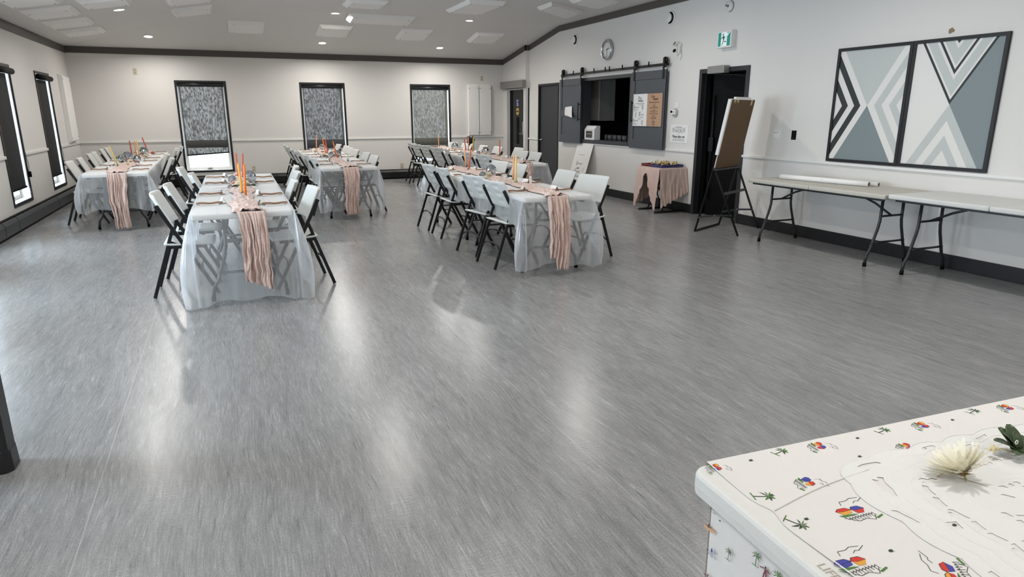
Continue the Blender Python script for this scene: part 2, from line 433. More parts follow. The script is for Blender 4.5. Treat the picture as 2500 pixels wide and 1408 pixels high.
# crown boards
struct(MB().box(XL, XL + 0.02, YB, YF, 2.625, 2.742).obj('trim_1', M_crown), 'taupe crown board along the window wall')
struct(MB().box(XL + 0.02, 6.43, YF - 0.02, YF, 2.632, 2.752).obj('trim_2', M_crown), 'taupe crown board along the end wall')
mb = MB()
def crown(ya, yb, xw):
    za, zb = ceil_z(XR, ya), ceil_z(XR, yb)
    mb.hexa([(xw, ya, za - .112), (xw - .02, ya, za - .112), (xw - .02, ya, za), (xw, ya, za)], [(xw, yb, zb - .112), (xw - .02, yb, zb - .112), (xw - .02, yb, zb), (xw, yb, zb)])
crown(YF - .02, 14.30, 6.43); crown(14.30, KY, XR); crown(KY, YB, XR)
mb.hexa([(6.41, 14.30, ceil_z(6, 14.3) - .112), (XR, 14.30, ceil_z(6, 14.3) - .112), (XR, 14.32, ceil_z(6, 14.3) - .112), (6.41, 14.32, ceil_z(6, 14.3) - .112)],
        [(6.41, 14.30, ceil_z(6, 14.3)), (XR, 14.30, ceil_z(6, 14.3)), (XR, 14.32, ceil_z(6, 14.3)), (6.41, 14.32, ceil_z(6, 14.3))])
struct(mb.obj('trim_3', M_crown), 'taupe crown board following the sloping ceiling')

# chair rails
mb = MB(); ed = [YB] + [v for a, b in sorted(LWIN) for v in (a - 0.0, b + 0.0)] + [YF]
for i in range(0, len(ed), 2): mb.box(XL, XL + 0.022, ed[i], ed[i + 1], 0.925, 0.965)
struct(mb.obj('trim_4', M_rail, bevel=.004), 'white chair rail on the window wall')
mb = MB(); ed = [XL + .022] + [v for a, b in WIN for v in (a, b)] + [6.43]
for i in range(0, len(ed), 2): mb.box(ed[i], ed[i + 1], YF - 0.022, YF, 0.925, 0.96)
struct(mb.obj('trim_5', M_rail, bevel=.004), 'white chair rail on the end wall')
mb = MB()
for a, b in ((YB, 7.235), (8.25, 8.985), (9.96, 11.70), (13.79, 14.32)): mb.box(XR - 0.022, XR, a, b, 0.915, 0.948)
struct(mb.obj('trim_6', M_rail, bevel=.004), 'white chair rail on the door wall')
# black baseboards on the door wall
mb = MB()
for a, b in ((YB, 7.235), (8.25, 12.79), (13.79, 14.32)): mb.box(XR - 0.012, XR, a, b, 0, 0.14)
struct(mb.obj('baseboard_right', M_blackbase, bevel=.004), 'black rubber baseboard on the door wall')
struct(MB().box(6.41, 6.43, 15.44, YF, 0, 0.14).box(6.41, 6.52, 14.308, 14.32, 0, 0.14).obj('baseboard_jog', M_blackbase), 'black baseboard at the restroom corner')

# hydronic baseboard heaters
def heater(name, M, length, mats, label, seams):
    root = thing(name, label, 'heater')
    root.matrix_world = M; root.matrix_basis = M
    mb = MB()      # profile: x out from the wall, z up, extruded along y
    prof = [(0, 0.03), (0.085, 0.03), (0.09, 0.16), (0.062, 0.205), (0.0, 0.215)]
    mb.hexa([(x, 0, z) for x, z in prof], [(x, length, z) for x, z in prof])
    mb.obj('casing', mats[0], root, bevel=.004)
    MB().box(0, 0.075, 0.01, length - .01, 0, 0.03).obj('toe_gap', M_jet, root)
    for s in seams:
        mb = MB()
        pr = [(0, 0.028), (0.088, 0.028), (0.0935, 0.162), (0.064, 0.209), (0.0, 0.219)]
        mb.hexa([(x, s, z) for x, z in pr], [(x, s + 0.03, z) for x, z in pr])
        mb.obj('joint_cover', mats[1], root)
    MB().box(0.012, 0.05, 0.02, length - .02, 0.2165, 0.221).obj('louvre', M_jet, root)
    return root
heater('baseboard_heater', Matrix.Translation((XL, YB + .02, 0)), YF - YB - 0.14, (M_heater, M_heater), 'dark grey metal baseboard heater under the window wall', [2.0 + 2.36 * k for k in range(7)] + [13.2])
heater('baseboard_heater', Matrix.Translation((XL + 0.11, YF, 0)) @ Matrix.Rotation(-PI / 2, 4, 'Z'), 7.25, (M_heaterb, M_heaterb), 'black baseboard heater along the end wall', [0.9, 3.25, 5.6])

# ------------------------------------------------------------------ windows
def window(n, M, w, lamp_bottom):
    """local: x along the wall (0..w), y into the wall, z up; room side is -y"""
    root = bpy.data.objects.new('window_%d' % n, None); COL.objects.link(root)
    root.matrix_basis = M
    struct(root, 'tall narrow window with black frame and white inner sash')
    h0, h1 = WZ0, WZ1; t = 0.042
    MB().box(0, t, -0.012, 0.006, h0, h1).box(w - t, w, -0.012, 0.006, h0, h1).box(t, w - t, -0.012, 0.006, h1 - t, h1).box(t, w - t, -0.012, 0.006, h0, h0 + t).obj('window_frame', M_black, root, bevel=.003)
    MB().box(t - .012, t, 0.006, 0.19, h0 + t, h1 - t).box(w - t, w - t + .012, 0.006, 0.19, h0 + t, h1 - t).box(t, w - t, 0.006, 0.19, h0 + .02, h0 + t).box(t, w - t, 0.006, 0.19, h1 - t, h1 - .02).obj('reveal', M_white, root)
    s0, s1, q = t, w - t, 0.055
    MB().box(s0, s0 + q, 0.12, 0.16, h0 + t, h1 - t).box(s1 - q, s1, 0.12, 0.16, h0 + t, h1 - t).box(s0 + q, s1 - q, 0.12, 0.16, h0 + t, h0 + t + q).box(s0 + q, s1 - q, 0.12, 0.16, h1 - t - q, h1 - t).obj('sash', M_white, root, bevel=.004)
    MB().box(s0 + q, s1 - q, 0.138, 0.142, h0 + t + q, h1 - t - q).obj('pane', M_pane, root)
    MB().box(w / 2 - .045, w / 2 + .045, 0.105, 0.121, h0 + t + .008, h0 + t + .03).box(w / 2 - .008, w / 2 + .008, 0.09, 0.121, h0 + t + .03, h0 + t + .045).obj('latch', M_steel, root)
    return root
MF = [Matrix.Translation((a, YF, 0)) for a, b in WIN]
for i, (a, b) in enumerate(WIN): window(i + 1, MF[i], b - a, 0)
ML = [Matrix.Translation((XL, a, 0)) @ Matrix.Rotation(PI / 2, 4, 'Z') for a, b in LWIN]
for i, (a, b) in enumerate(LWIN): window(i + 4, ML[i], b - a, 0)

def shade(M, w, fabric, label, zl, zr, roll_z, fold=None, gap=0.028, near=False, chain=False, lip=0.0):
    """roller shade hung inside the frame; bottom edge from zl to zr"""
    root = thing('roller_shade', label, 'roller shade', group=None); root.matrix_basis = M
    t = 0.042
    x0, x1 = t + gap, w - t - gap
    y = 0.035
    MB().tube([(t + .004, y - lip, roll_z), (w - t - .004, y - lip, roll_z)], 0.042, 16).obj('roller', M_jet if near else M_black, root)
    fb = MB()
    zt = roll_z - 0.03
    def bot(u): return zl + (zr - zl) * u
    if fold:      # lower end turned up on itself: a darker double band
        f1, f0 = fold
        fb.grid(lambda u, v: (x0 + (x1 - x0) * u, y + .004 * math.sin(u * 9), zt + (bot(u) - zt) * v), 8, 10)
        fb.grid(lambda u, v: (x0 + (x1 - x0) * u, y - .018 * math.sin(PI * v) - .003, f1 + (f0 - f1) * v), 8, 6)
        fb.grid(lambda u, v: (x0 + (x1 - x0) * u, y - .012 * math.sin(PI * v) - .002, f1 + (f0 - f1) * v), 8, 6)
    else:
        fb.grid(lambda u, v: (x0 + (x1 - x0) * u, y + .003 * math.sin(u * 9), zt + (bot(u) - zt) * v), 8, 10)
    fb.obj('fabric', fabric, root)
    MB().hexa([(x0, y - .010, zl - .022), (x0, y + .010, zl - .022), (x0, y + .010, zl + .004), (x0, y - .010, zl + .004)],
              [(x1, y - .010, zr - .022), (x1, y + .010, zr - .022), (x1, y + .010, zr + .004), (x1, y - .010, zr + .004)]).obj('hem_bar', M_jet, root)
    if chain:
        cx = w - t - .004
        MB().tube([(cx, y - .05, roll_z), (cx, y - .055, 0.95), (cx + .01, y - .07, 0.80), (cx - .01, y - .06, 0.68)], 0.004, 6).obj('pull_chain', M_inkg, root)
        MB().box(cx - .015, cx + .015, y - .085, y - .04, 0.62, 0.70).obj('chain_tensioner', M_jet, root, bevel=.005)
    return root
shade(MF[0], .972, M_shade[0], 'speckled roller shade with tilted hem over a bright gap of window', 0.655, 0.705, 2.075, (0.955, 0.80))
shade(MF[1], .973, M_shade[1], 'dark speckled roller shade in the middle window of end wall', 0.50, 0.49, 2.075, (0.93, 0.74))
shade(MF[2], .973, M_shade[2], 'olive grey speckled roller shade in window nearest the restroom corner', 0.50, 0.50, 2.07, (0.93, 0.76))
for i in range(2):
    shade(ML[i], LWIN[i][1] - LWIN[i][0], M_blackout, ['black roller shade in the side window closest to the room corner', 'black roller shade with hanging pull chain, cut by the picture edge'][i], 0.50, 0.50, 2.065, None, gap=0.02, near=True, chain=True, lip=0.07)

# ------------------------------------------------------------------ black post in the foreground
def chamfer_sq(cx, cy, h, c):
    g = h - .08      # depth is less than width
    return [(cx - h + c, cy - g), (cx + h - c, cy - g), (cx + h, cy - g + c), (cx + h, cy + g - c), (cx + h - c, cy + g), (cx - h + c, cy + g), (cx - h, cy + g - c), (cx - h, cy - g + c)]
pc = (-1.135, 3.26)
root = bpy.data.objects.new('column', None); COL.objects.link(root); root.location = (pc[0], pc[1], 0); struct(root, 'black square post with a rounded base skirt')
pz = ceil_z(*pc)
mb = MB(); mb.hexa([(x, y, 0) for x, y in chamfer_sq(0, 0, .142, .012)], [(x, y, pz) for x, y in chamfer_sq(0, 0, .142, .012)]); mb.obj('shaft', M_black, root)
mb = MB(); mb.hexa([(x, y, 0) for x, y in chamfer_sq(0, 0, .150, .025)], [(x, y, 0.095) for x, y in chamfer_sq(0, 0, .147, .025)]); mb.hexa([(x, y, 0.095) for x, y in chamfer_sq(0, 0, .147, .025)], [(x, y, 0.115) for x, y in chamfer_sq(0, 0, .127, .014)]); mb.obj('base_skirt', M_blackbase, root, bevel=.004)

# ------------------------------------------------------------------ doors on the right wall
def struct_empty(name, loc, label):
    r = bpy.data.objects.new(name, None); COL.objects.link(r); r.location = loc; return struct(r, label)
def lever(mb, x, y, z, d):       # lever handle: rose + lever pointing along y by d
    mb.tube([(x, y, z), (x - .02, y, z)], 0.03, 14); mb.tube([(x - .02, y, z), (x - .055, y, z)], 0.011, 10)
    mb.tube([(x - .05, y, z), (x - .055, y + d * .4, z), (x - .05, y + d, z)], 0.011, 10)
# door_1: closet, closed
d = struct_empty('door_1', (XR, 13.295, 0), 'closed charcoal closet door with chrome lever')
wpart(MB().box(XR - .02, XR + .1, 12.80, 12.845, 0, 2.115).box(XR - .02, XR + .1, 13.745, 13.79, 0, 2.115).box(XR - .02, XR + .1, 12.845, 13.745, 2.07, 2.115), 'door_frame', M_black, d, bevel=.004)
wpart(MB().box(XR + .02, XR + .06, 12.848, 13.742, 0.008, 2.067), 'slab', M_door, d, bevel=.002)
mb = MB(); lever(mb, XR + .02, 13.67, 0.93, -0.11); wpart(mb, 'handle', M_chrome, d)
wpart(MB().box(XR + .005, XR + .022, 12.838, 12.856, 1.62, 1.74), 'hinge', M_black, d); wpart(MB().box(XR + .005, XR + .022, 12.838, 12.856, 0.9, 1.02), 'hinge', M_black, d)
# door_2: restroom, black, ajar inwards
d = struct_empty('door_2', (6.43, 14.89, 0), 'black restroom door with blue access sign under a grey operator')
wpart(MB().box(6.415, 6.50, 14.355, 14.395, 0, 2.06).box(6.415, 6.50, 15.385, 15.425, 0, 2.06).box(6.415, 6.50, 14.395, 15.385, 2.03, 2.06), 'door_frame', M_white, d)
wpart(MB().box(6.50, 6.53, 14.30, 15.5, 0, 2.06), 'recess_dark', M_jet, d)  # black sheet across the opening, stands in for the shade of the recess
wpart(MB().box(6.470, 6.495, 14.40, 15.12, 0.008, 2.028), 'slab', M_black, d)
wpart(MB().box(6.462, 6.470, 14.775, 14.895, 0.79, 1.41), 'vision_strip', M_jet, d)
wpart(MB().box(6.462, 6.470, 14.505, 14.56, 1.06, 1.31), 'pull_plate', M_chrome, d)
mb = MB(); lever(mb, 6.47, 14.53, 1.03, 0.12); wpart(mb, 'handle', M_chrome, d)
for z in (1.735, 0.968): wpart(MB().box(6.485, 6.498, 15.125, 15.15, z, z + .13), 'hinge', M_steel, d)
# access pictogram sign and warning oval
mb = MB().box(6.464, 6.4695, 14.765, 14.925, 1.665, 1.805); s = wpart(mb, 'access_sign', mat('sign_blue', (70, 72, 128), 0.5), d)
X0 = 6.462
def wl(poly, x, m=None): return [(x, a, b) for a, b in poly]
mb = MB()
cy_, cz_ = 14.845, 1.735
for q in range(16):      # wheel
    a0, a1 = PI * (0.75 + 1.15 * q / 16), PI * (0.75 + 1.15 * (q + 1) / 16)
    mb.face([(X0, cy_ - .004 - .030 * math.cos(a), cz_ - .022 + .030 * math.sin(a)) if j < 2 else (X0, cy_ - .004 - .022 * math.cos(a), cz_ - .022 + .022 * math.sin(a)) for j, a in enumerate((a0, a1, a1, a0))])
mb.face(wl([(cy_ + .012, cz_ + .03), (cy_ - .002, cz_ + .03), (cy_ - .002, cz_ - .02), (cy_ + .012, cz_ - .02)], X0))
mb.face(wl([(cy_ + .012, cz_ - .012), (cy_ - .035, cz_ - .012), (cy_ - .035, cz_ - .022), (cy_ + .012, cz_ - .022)], X0))
mb.face(wl([(cy_ - .028, cz_ - .02), (cy_ - .05, cz_ - .05), (cy_ - .042, cz_ - .054), (cy_ - .02, cz_ - .022)], X0))
mb.face([(X0, cy_ + .006 + .011 * math.cos(2 * PI * k / 12), cz_ + .043 + .011 * math.sin(2 * PI * k / 12)) for k in range(12)])
for z in (1.793, 1.67): mb.face(wl([(cy_ + .06, z), (cy_ - .06, z), (cy_ - .06, z + .008), (cy_ + .06, z + .008)], X0))
wpart(mb, 'pictogram', M_paper, s, top=d)
mb = MB(); mb.hexa([(6.469, 14.852 + .088 * math.cos(2 * PI * k / 28), 1.54 + .083 * math.sin(2 * PI * k / 28)) for k in range(28)], [(6.465, 14.852 + .088 * math.cos(2 * PI * k / 28), 1.54 + .083 * math.sin(2 * PI * k / 28)) for k in range(28)])
s = wpart(mb, 'warning_decal', mat('decal_yellow', (206, 176, 84), 0.5), d)
wpart(MB().box(6.4635, 6.4645, 14.770, 14.934, 1.522, 1.558).box(6.4635, 6.4645, 14.84, 14.865, 1.487, 1.505).box(6.4635, 6.4645, 14.825, 14.88, 1.572, 1.582), 'decal_band', mat('decal_brown', (86, 48, 30), 0.5), s, top=d)
o = thing('door_operator', 'long grey automatic operator box above the restroom door', 'door operator', (6.41, 14.95, 2.06))
wpart(MB().box(6.335, 6.43, 14.285, 15.61, 2.065, 2.232), 'cover', mat('operator_grey', (142, 140, 137), 0.42, metal=0.4, var=.05), o, bevel=.006)
wpart(MB().bar((6.40, 15.40, 2.058), (6.40, 14.45, 2.045), .02, .012), 'arm', M_steel, o)
# door_3: by the easel, standing open into the dark passage
d = struct_empty('door_3', (XR, 7.74, 0), 'open black door with dark passage behind the easel')
wpart(MB().box(XR - .02, XR + .16, 7.228, 7.288, 0, 2.115).box(XR - .02, XR + .16, 8.195, 8.255, 0, 2.115).box(XR - .02, XR + .16, 7.288, 8.195, 2.055, 2.115), 'door_frame', mat('frame_charcoal', (44, 44, 47), 0.4), d, bevel=.004)
wpart(MB().box(XR + .05, XR + .10, 8.17, 8.195, 0, 2.055).box(XR + .05, XR + .10, 7.288, 7.313, 0, 2.055), 'door_stop', M_black, d)
mb = MB(); mb.T = Matrix.Translation((XR + .14, 8.10, 0)) @ Matrix.Rotation(math.radians(14), 4, 'Z')
mb.box(-.02, .02, -.80, .0, .01, 2.04); wpart(mb, 'slab', M_jet, d, bevel=.003)
mb = MB(); mb.T = Matrix.Translation((XR + .14, 8.10, 0)) @ Matrix.Rotation(math.radians(14), 4, 'Z')
mb.box(-.026, -.019, -.70, -.66, 0.98, 1.06); wpart(mb, 'lock_plate', M_chrome, d)
mb = MB(); mb.T = Matrix.Translation((XR + .14, 8.10, 0)) @ Matrix.Rotation(math.radians(14), 4, 'Z')
mb.tube([(-.05, -.06, 0.25), (-.05, -.06, 1.75)], .012, 8).box(-.07, -.02, -.10, -.02, .95, 1.15); wpart(mb, 'exit_rod', M_iron, d)
wpart(MB().box(XR - .12, XR - .02, 7.615, 7.96, 2.035, 2.135), 'closer_box', mat('closer_silver', (150, 150, 147), 0.4, metal=.5, var=.1, vscale=20), d, bevel=.006)
wpart(MB().bar((XR - .07, 7.86, 2.03), (XR - .02, 7.50, 2.005), .022, .008).bar((XR - .02, 7.50, 2.005), (XR + .10, 7.38, 1.985), .022, .008), 'closer_arm', M_iron, d)
# unlit rooms behind the openings; their gloom is put into the wall colour
struct(MB().box(XR + 1.5, XR + 1.6, YB, YF, 0, 3).box(XR + .15, XR + 1.5, 8.6, 8.7, 0, 3).box(XR + .15, XR + 1.5, 6.7, 6.8, 0, 3).box(XR + .15, XR + 1.5, 12.5, 12.6, 0, 3).box(XR + .15, XR + 1.5, 9.55, 9.65, 0, 3).box(XR + .15, XR + 1.5, 12.7, 12.75, 0, 3).box(XR + .15, XR + 1.5, 13.85, 13.9, 0, 3).box(XR + .15, XR + 1.6, 6.7, 13.9, 2.55, 2.65).obj('wall_passage', mat('passage_gloom', (22, 22, 24), 0.7)), 'walls of the kitchen and passage behind, coloured dark for unlit gloom')

# ------------------------------------------------------------------ serving hatch
h = struct_empty('window_11', (XR, 10.91, 0.965), 'serving hatch with charcoal casing open to the dark kitchen')
y0, y1, z0, z1 = HATCH
wpart(MB().box(XR - .025, XR + .16, y0 - .03, y0 + .03, z0 - .03, z1 + .03).box(XR - .025, XR + .16, y1 - .02, y1 + .055, z0 - .03, z1 + .03).box(XR - .025, XR + .16, y0 + .03, y1 - .02, z1 - .03, z1 + .03).box(XR - .03, XR + .16, y0 + .03, y1 - .02, z0 - .03, z0 + .038), 'hatch_casing', mat('hatch_grey', (60, 62, 66), 0.45, bump=.04), h, bevel=.003)
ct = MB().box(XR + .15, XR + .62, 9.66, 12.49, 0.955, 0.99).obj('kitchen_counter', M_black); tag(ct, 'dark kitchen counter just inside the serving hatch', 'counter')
cb = thing('wall_cabinet', 'light grey upper cabinet hanging inside the serving hatch', 'cabinet', (XR + 1.2, 12.0, 1.3))
wpart(MB().box(XR + .495, XR + .85, 11.97, 12.49, 1.35, 2.5), 'carcass', mat('cabinet_grey', (150, 149, 145), 0.5), cb, bevel=.003)
wpart(MB().box(XR + .48, XR + .495, 11.975, 12.485, 1.355, 2.49), 'door', mat('cabinet_door', (226, 224, 219), 0.5), cb, bevel=.002)
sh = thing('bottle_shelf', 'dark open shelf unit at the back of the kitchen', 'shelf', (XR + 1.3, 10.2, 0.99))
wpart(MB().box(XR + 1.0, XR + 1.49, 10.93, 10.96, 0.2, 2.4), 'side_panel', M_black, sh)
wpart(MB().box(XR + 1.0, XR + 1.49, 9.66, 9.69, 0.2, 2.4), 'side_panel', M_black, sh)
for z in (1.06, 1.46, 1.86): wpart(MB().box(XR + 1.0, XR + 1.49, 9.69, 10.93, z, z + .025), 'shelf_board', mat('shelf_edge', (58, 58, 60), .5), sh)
bprof = [(.0, 0), (.036, 0.0), (.037, .02), (.037, .17), (.030, .20), (.014, .235), (.013, .29), (.015, .292), (.015, .305)]
bt0 = None
for k, (yy, zz, c) in enumerate(((9.85, 1.085, 'dark green'), (10.05, 1.085, 'brown'), (10.28, 1.085, 'clear'), (10.55, 1.085, 'black'), (10.0, 1.485, 'brown'), (10.35, 1.485, 'dark green'))):
    cc = {'dark green': (28, 40, 30), 'brown': (52, 34, 24), 'clear': (110, 112, 112), 'black': (18, 18, 20)}[c]
    b = thing('bottle', '%s bottle on the %s shelf of the dark kitchen unit' % (c, 'lower' if zz < 1.3 else 'upper'), 'bottle', (XR + 1.2, yy, zz), 0, 'bottles on the kitchen shelves')
    MB().lathe(bprof, 14).obj('glass_body', mat('bottle_' + c.replace(' ', '_'), cc, 0.15), b)
    MB().lathe([(0, .06), (.0376, .06), (.0376, .14), (0, .14)], 14).obj('paper_band', mat('bottle_band', (120, 116, 106), .7), b)
g0 = None
for k in range(9):
    yy = 11.22 - 0.085 * k
    if g0 is None:
        g0 = MB().lathe([(0, 0), (.026, 0), (.033, .11), (.031, .11), (.024, .006), (0, .006)], 16).obj('drinking_glass', M_glassy); g = g0
    else:
        g = g0.copy(); COL.objects.link(g)
    g.location = (XR + .22 + .02 * (k % 2), yy, 0.99)
    tag(g, 'clear tumbler in the row standing on the hatch counter', 'glass', 'tumblers in a row on the hatch counter')
mb = MB(); mb.lathe([(0, 0.004), (.12, 0.004), (.17, .03), (.172, .03), (.125, 0), (0, 0)], 28)
o = mb.obj('foil_tray', M_steel, loc=(XR + .33, 10.35, .99)); tag(o, 'round silver tray lying on the hatch counter', 'tray')
o = mb.obj('serving_tray', M_steel); o.location = (XR + .36, 10.36, 1.006); o.rotation_euler = (0.03, 0.02, .4); o.scale = (.8, .8, .8); tag(o, 'smaller silver tray nested on top of another tray', 'tray')
# white box with dark window on the hatch ledge
bx = thing('tip_box', 'white box with dark label panel standing on the hatch ledge', 'box', (XR + .07, 11.49, 1.003))
Wb = .19
mb = MB(); mb.prism([(.0, 0), (-.0, .19), (.05, .262), (.13, .262), (.13, 0)], lambda a, b: (-.07 + a, -Wb, b), lambda a, b: (-.07 + a, Wb, b)); mb.obj('body', M_paper, bx, bevel=.002)
MB().box(-.0725, -.070, -.115, .125, .035, .165).obj('label_panel', mat('label_grey', (78, 76, 74), .6), bx)
for k, (zz, ww) in enumerate(((.12, .07), (.103, .075), (.085, .07))): MB().box(-.0738, -.0725, -ww, ww, zz, zz + .008).obj('print_line', [M_jet, M_paper, M_jet][k], bx)
MB().box(-.0712, -.0698, -.17, .17, .188, .192).obj('lid_seam', M_inkg, bx)

# barn doors
def barn(ya, yb, za, zb, label, handle_y, midrail):
    r = thing('barn_door', label, 'barn door', (XR - .05, (ya + yb) / 2, za))
    x0, x1 = XR - .085, XR - .05
    wpart(MB().box(x0 + .012, x1, ya, yb, za, zb), 'panel', M_barn, r)
    s = .105
    wpart(MB().box(x0, x1 - .01, ya, ya + s, za, zb).box(x0, x1 - .01, yb - s, yb, za, zb), 'stile', M_barn, r, bevel=.002)
    wpart(MB().box(x0, x1 - .01, ya + s, yb - s, za, za + .15).box(x0, x1 - .01, ya + s, yb - s, zb - .13, zb), 'rail', M_barn, r, bevel=.002)
    if midrail: wpart(MB().box(x0, x1 - .01, ya + s, yb - s, midrail - .06, midrail + .06), 'rail', M_barn, r, bevel=.002)
    hy = handle_y
    wpart(MB().tube([(x0, hy, 1.665), (x0 - .04, hy, 1.665)], .009, 8).tube([(x0, hy, 1.385), (x0 - .04, hy, 1.385)], .009, 8).bar((x0 - .04, hy, 1.35), (x0 - .04, hy, 1.70), .022, .012, upv=(1, 0, 0)), 'handle', M_iron, r)
    return r
barn(11.715, 12.62, 0.923, 2.155, 'slate blue sliding barn door with a crumpled paper note', 11.745, 1.50)
barn(8.99, 9.952, 0.923, 2.160, 'slate blue sliding barn door carrying the drinks menu board', 9.865, None)
r = thing('sliding_rail', 'black iron barn door rail with rollers above the serving hatch', 'rail', (XR - .05, 10.8, 2.235))
wpart(MB().box(XR - .062, XR - .054, 8.955, 12.615, 2.215, 2.258), 'track', M_iron, r)
for yy in (12.071, 11.265, 10.859, 10.714, 10.288, 9.494): wpart(MB().tube([(XR, yy, 2.237), (XR - .07, yy, 2.237)], .013, 10).tube([(XR - .066, yy, 2.255), (XR - .066, yy, 2.305)], .011, 8), 'standoff', M_iron, r)
for yy in (12.50, 11.72, 9.868, 9.048):
    h_ = wpart(MB().tube([(XR - .045, yy, 2.30), (XR - .075, yy, 2.30)], .05, 20).tube([(XR - .04, yy, 2.30), (XR - .095, yy, 2.30)], .012, 10), 'roller', M_iron, r)
    wpart(MB().box(XR - .094, XR - .086, yy - .022, yy + .022, 2.02, 2.335).box(XR - .1, XR - .05, yy - .02, yy + .02, 2.195, 2.212), 'hanger_strap', M_iron, r)

# papers on the barn doors
p = thing('paper_note', 'crumpled white paper taped to the barn door beside the closet', 'paper', (XR - .09, 12.15, 1.5))
mb = MB()
cn = [(12.335, 1.615), (12.078, 1.635), (11.925, 1.41), (12.345, 1.448)]
def note(u, v):
    a = [cn[0][i] * (1 - u) + cn[1][i] * u for i in (0, 1)]; b = [cn[3][i] * (1 - u) + cn[2][i] * u for i in (0, 1)]
    return (XR - .092 - .05 * v * u - .012 * math.sin(5 * u + 3 * v), a[0] * (1 - v) + b[0] * v, a[1] * (1 - v) + b[1] * v)
mb.grid(note, 8, 8); wpart(mb, 'sheet', M_paper, p, solid=.001)
mn = thing('menu_board', 'two-tone white and tan drinks menu fixed to barn door', 'sign', (XR - .09, 9.437, 1.29))
wpart(MB().box(XR - .098, XR - .088, 9.437, 9.845, 1.29, 1.806), 'white_half', M_paper, mn)
wpart(MB().box(XR - .098, XR - .088, 9.03, 9.437, 1.29, 1.806), 'tan_half', M_tan, mn)
xf = XR - .0985
def dashes(root, mt, y, z, w, n, hh=.006, seed=1, name='print_line'):
    q = random.Random(seed); mb = MB(); tot = w / n
    for k in range(n):
        ww = tot * q.uniform(.55, .9); ya = y + w / 2 - k * tot
        mb.box(xf - .0008, xf, ya - ww, ya, z - hh / 2, z + hh / 2)
    return wpart(mb, name, mt, root)
def scrawl(root, mt, pts, r=.0022, name='script', mapf=None):
    return wpart(MB().tube([(mapf(a, b) if mapf else (xf, a, b)) for a, b in pts], r, 6), name, mt, root)
def script_word(y, z, w, h, n, seed):
    q = random.Random(seed); pts = [(y, z - h * .3), (y - w * .04, z + h * .6), (y - w * .12, z + h * .8), (y - w * .10, z - h * .1), (y - w * .02, z - h * .5), (y - w * .2, z)]
    for k in range(n * 4):
        t = k / (n * 4); pts.append((y - w * (.22 + .78 * t) + w * .02 * math.sin(k * PI / 2), z + h * .22 * math.sin(k * PI / 2) * q.uniform(.6, 1.2)))
    return pts
wtxt('The', .075, M_ink, mn, wallM(9.665, 1.735, xf), shear=.35); wtxt('DRINKS', .038, M_ink, mn, wallM(9.63, 1.692, xf), sx=1.1, bold=.0012)
dashes(mn, M_inkg, 9.645, 1.652, .27, 9, .009, 1); dashes(mn, M_inkg, 9.63, 1.628, .10, 3, .005, 2)
for yy, zz, sd in ((9.815, 1.59, 3), (9.66, 1.475, 4), (9.825, 1.375, 5)): scrawl(mn, M_ink, script_word(yy, zz, .15, .05, 4, sd))
for yy, zz, ww, sd in ((9.76, 1.555, .13, 6), (9.775, 1.535, .10, 7), (9.585, 1.442, .08, 8), (9.60, 1.425, .15, 9), (9.785, 1.335, .09, 10), (9.77, 1.318, .15, 11), (9.63, 1.515, .09, 12), (9.655, 1.402, .10, 13)): dashes(mn, M_inkg, yy, zz, ww, 4, .007, sd)
def leafy(root, y, z, h, mt, seed):
    q = random.Random(seed); mb = MB(); mb.tube([(xf, y, z - h / 2), (xf, y + .01, z + h / 2)], .0015, 5)
    for k in range(5):
        zz = z - h * .3 + h * .15 * k; s_ = 1 if k % 2 else -1
        mb.face([(xf - .0004, y, zz), (xf - .0004, y + s_ * .018, zz + .012), (xf - .0004, y + s_ * .028, zz + .03), (xf - .0004, y + s_ * .008, zz + .018)])
    return wpart(mb, 'sprig_drawing', mt, root)
leafy(mn, 9.565, 1.585, .10, M_ink, 1); leafy(mn, 9.76, 1.46, .10, M_inkg, 2); leafy(mn, 9.56, 1.335, .10, mat('rust_ink', (122, 84, 74), .7), 3)
MI = mat('brown_ink', (70, 44, 30), .7)
wtxt('Our', .06, MI, mn, wallM(9.285, 1.755, xf), shear=.35, bold=.001); wtxt('DRINKS', .034, MI, mn, wallM(9.205, 1.715, xf), sx=1.1, bold=.0018)
for k, (zz, ww, n, hh) in enumerate(((1.668, .28, 9, .010), (1.640, .10, 3, .005), (1.617, .05, 2, .010), (1.598, .12, 3, .006), (1.582, .25, 7, .008), (1.551, .05, 2, .010), (1.532, .21, 6, .007), (1.517, .17, 5, .007), (1.490, .25, 8, .010), (1.458, .08, 2, .010), (1.432, .14, 4, .009), (1.414, .15, 4, .009), (1.395, .04, 1, .008), (1.370, .08, 2, .011), (1.349, .09, 3, .008), (1.334, .05, 2, .006), (1.320, .09, 3, .007), (1.306, .05, 2, .007))):
    dashes(mn, MI, 9.235, zz, ww, n, hh, 20 + k)
# favours sign on the wall
fs = thing('favours_sign', 'white square card asking guests to take one, on the wall', 'sign', (XR, 8.675, 1.05))
wpart(MB().box(XR - .006, XR, 8.452, 8.893, 1.052, 1.318), 'card', M_paper, fs)
xf = XR - .0066
wtxt('WEDDING', .043, M_inkg, fs, wallM(8.68, 1.283, xf), sx=.8); wtxt('FAVORS', .088, M_inkg, fs, wallM(8.68, 1.228, xf), sx=.62)
wtxt('Please take one', .058, M_ink, fs, wallM(8.678, 1.145, xf), sx=.84, bold=.0012)
dashes(fs, M_inkg, 8.675, 1.106, .28, 6, .008, 50); dashes(fs, M_inkg, 8.672, 1.085, .31, 6, .008, 51); dashes(fs, M_inkg, 8.68, 1.185, .05, 2, .006, 52)
for yy in (8.815, 8.545): leafy(fs, yy, 1.235, .08, M_inkg, 3)

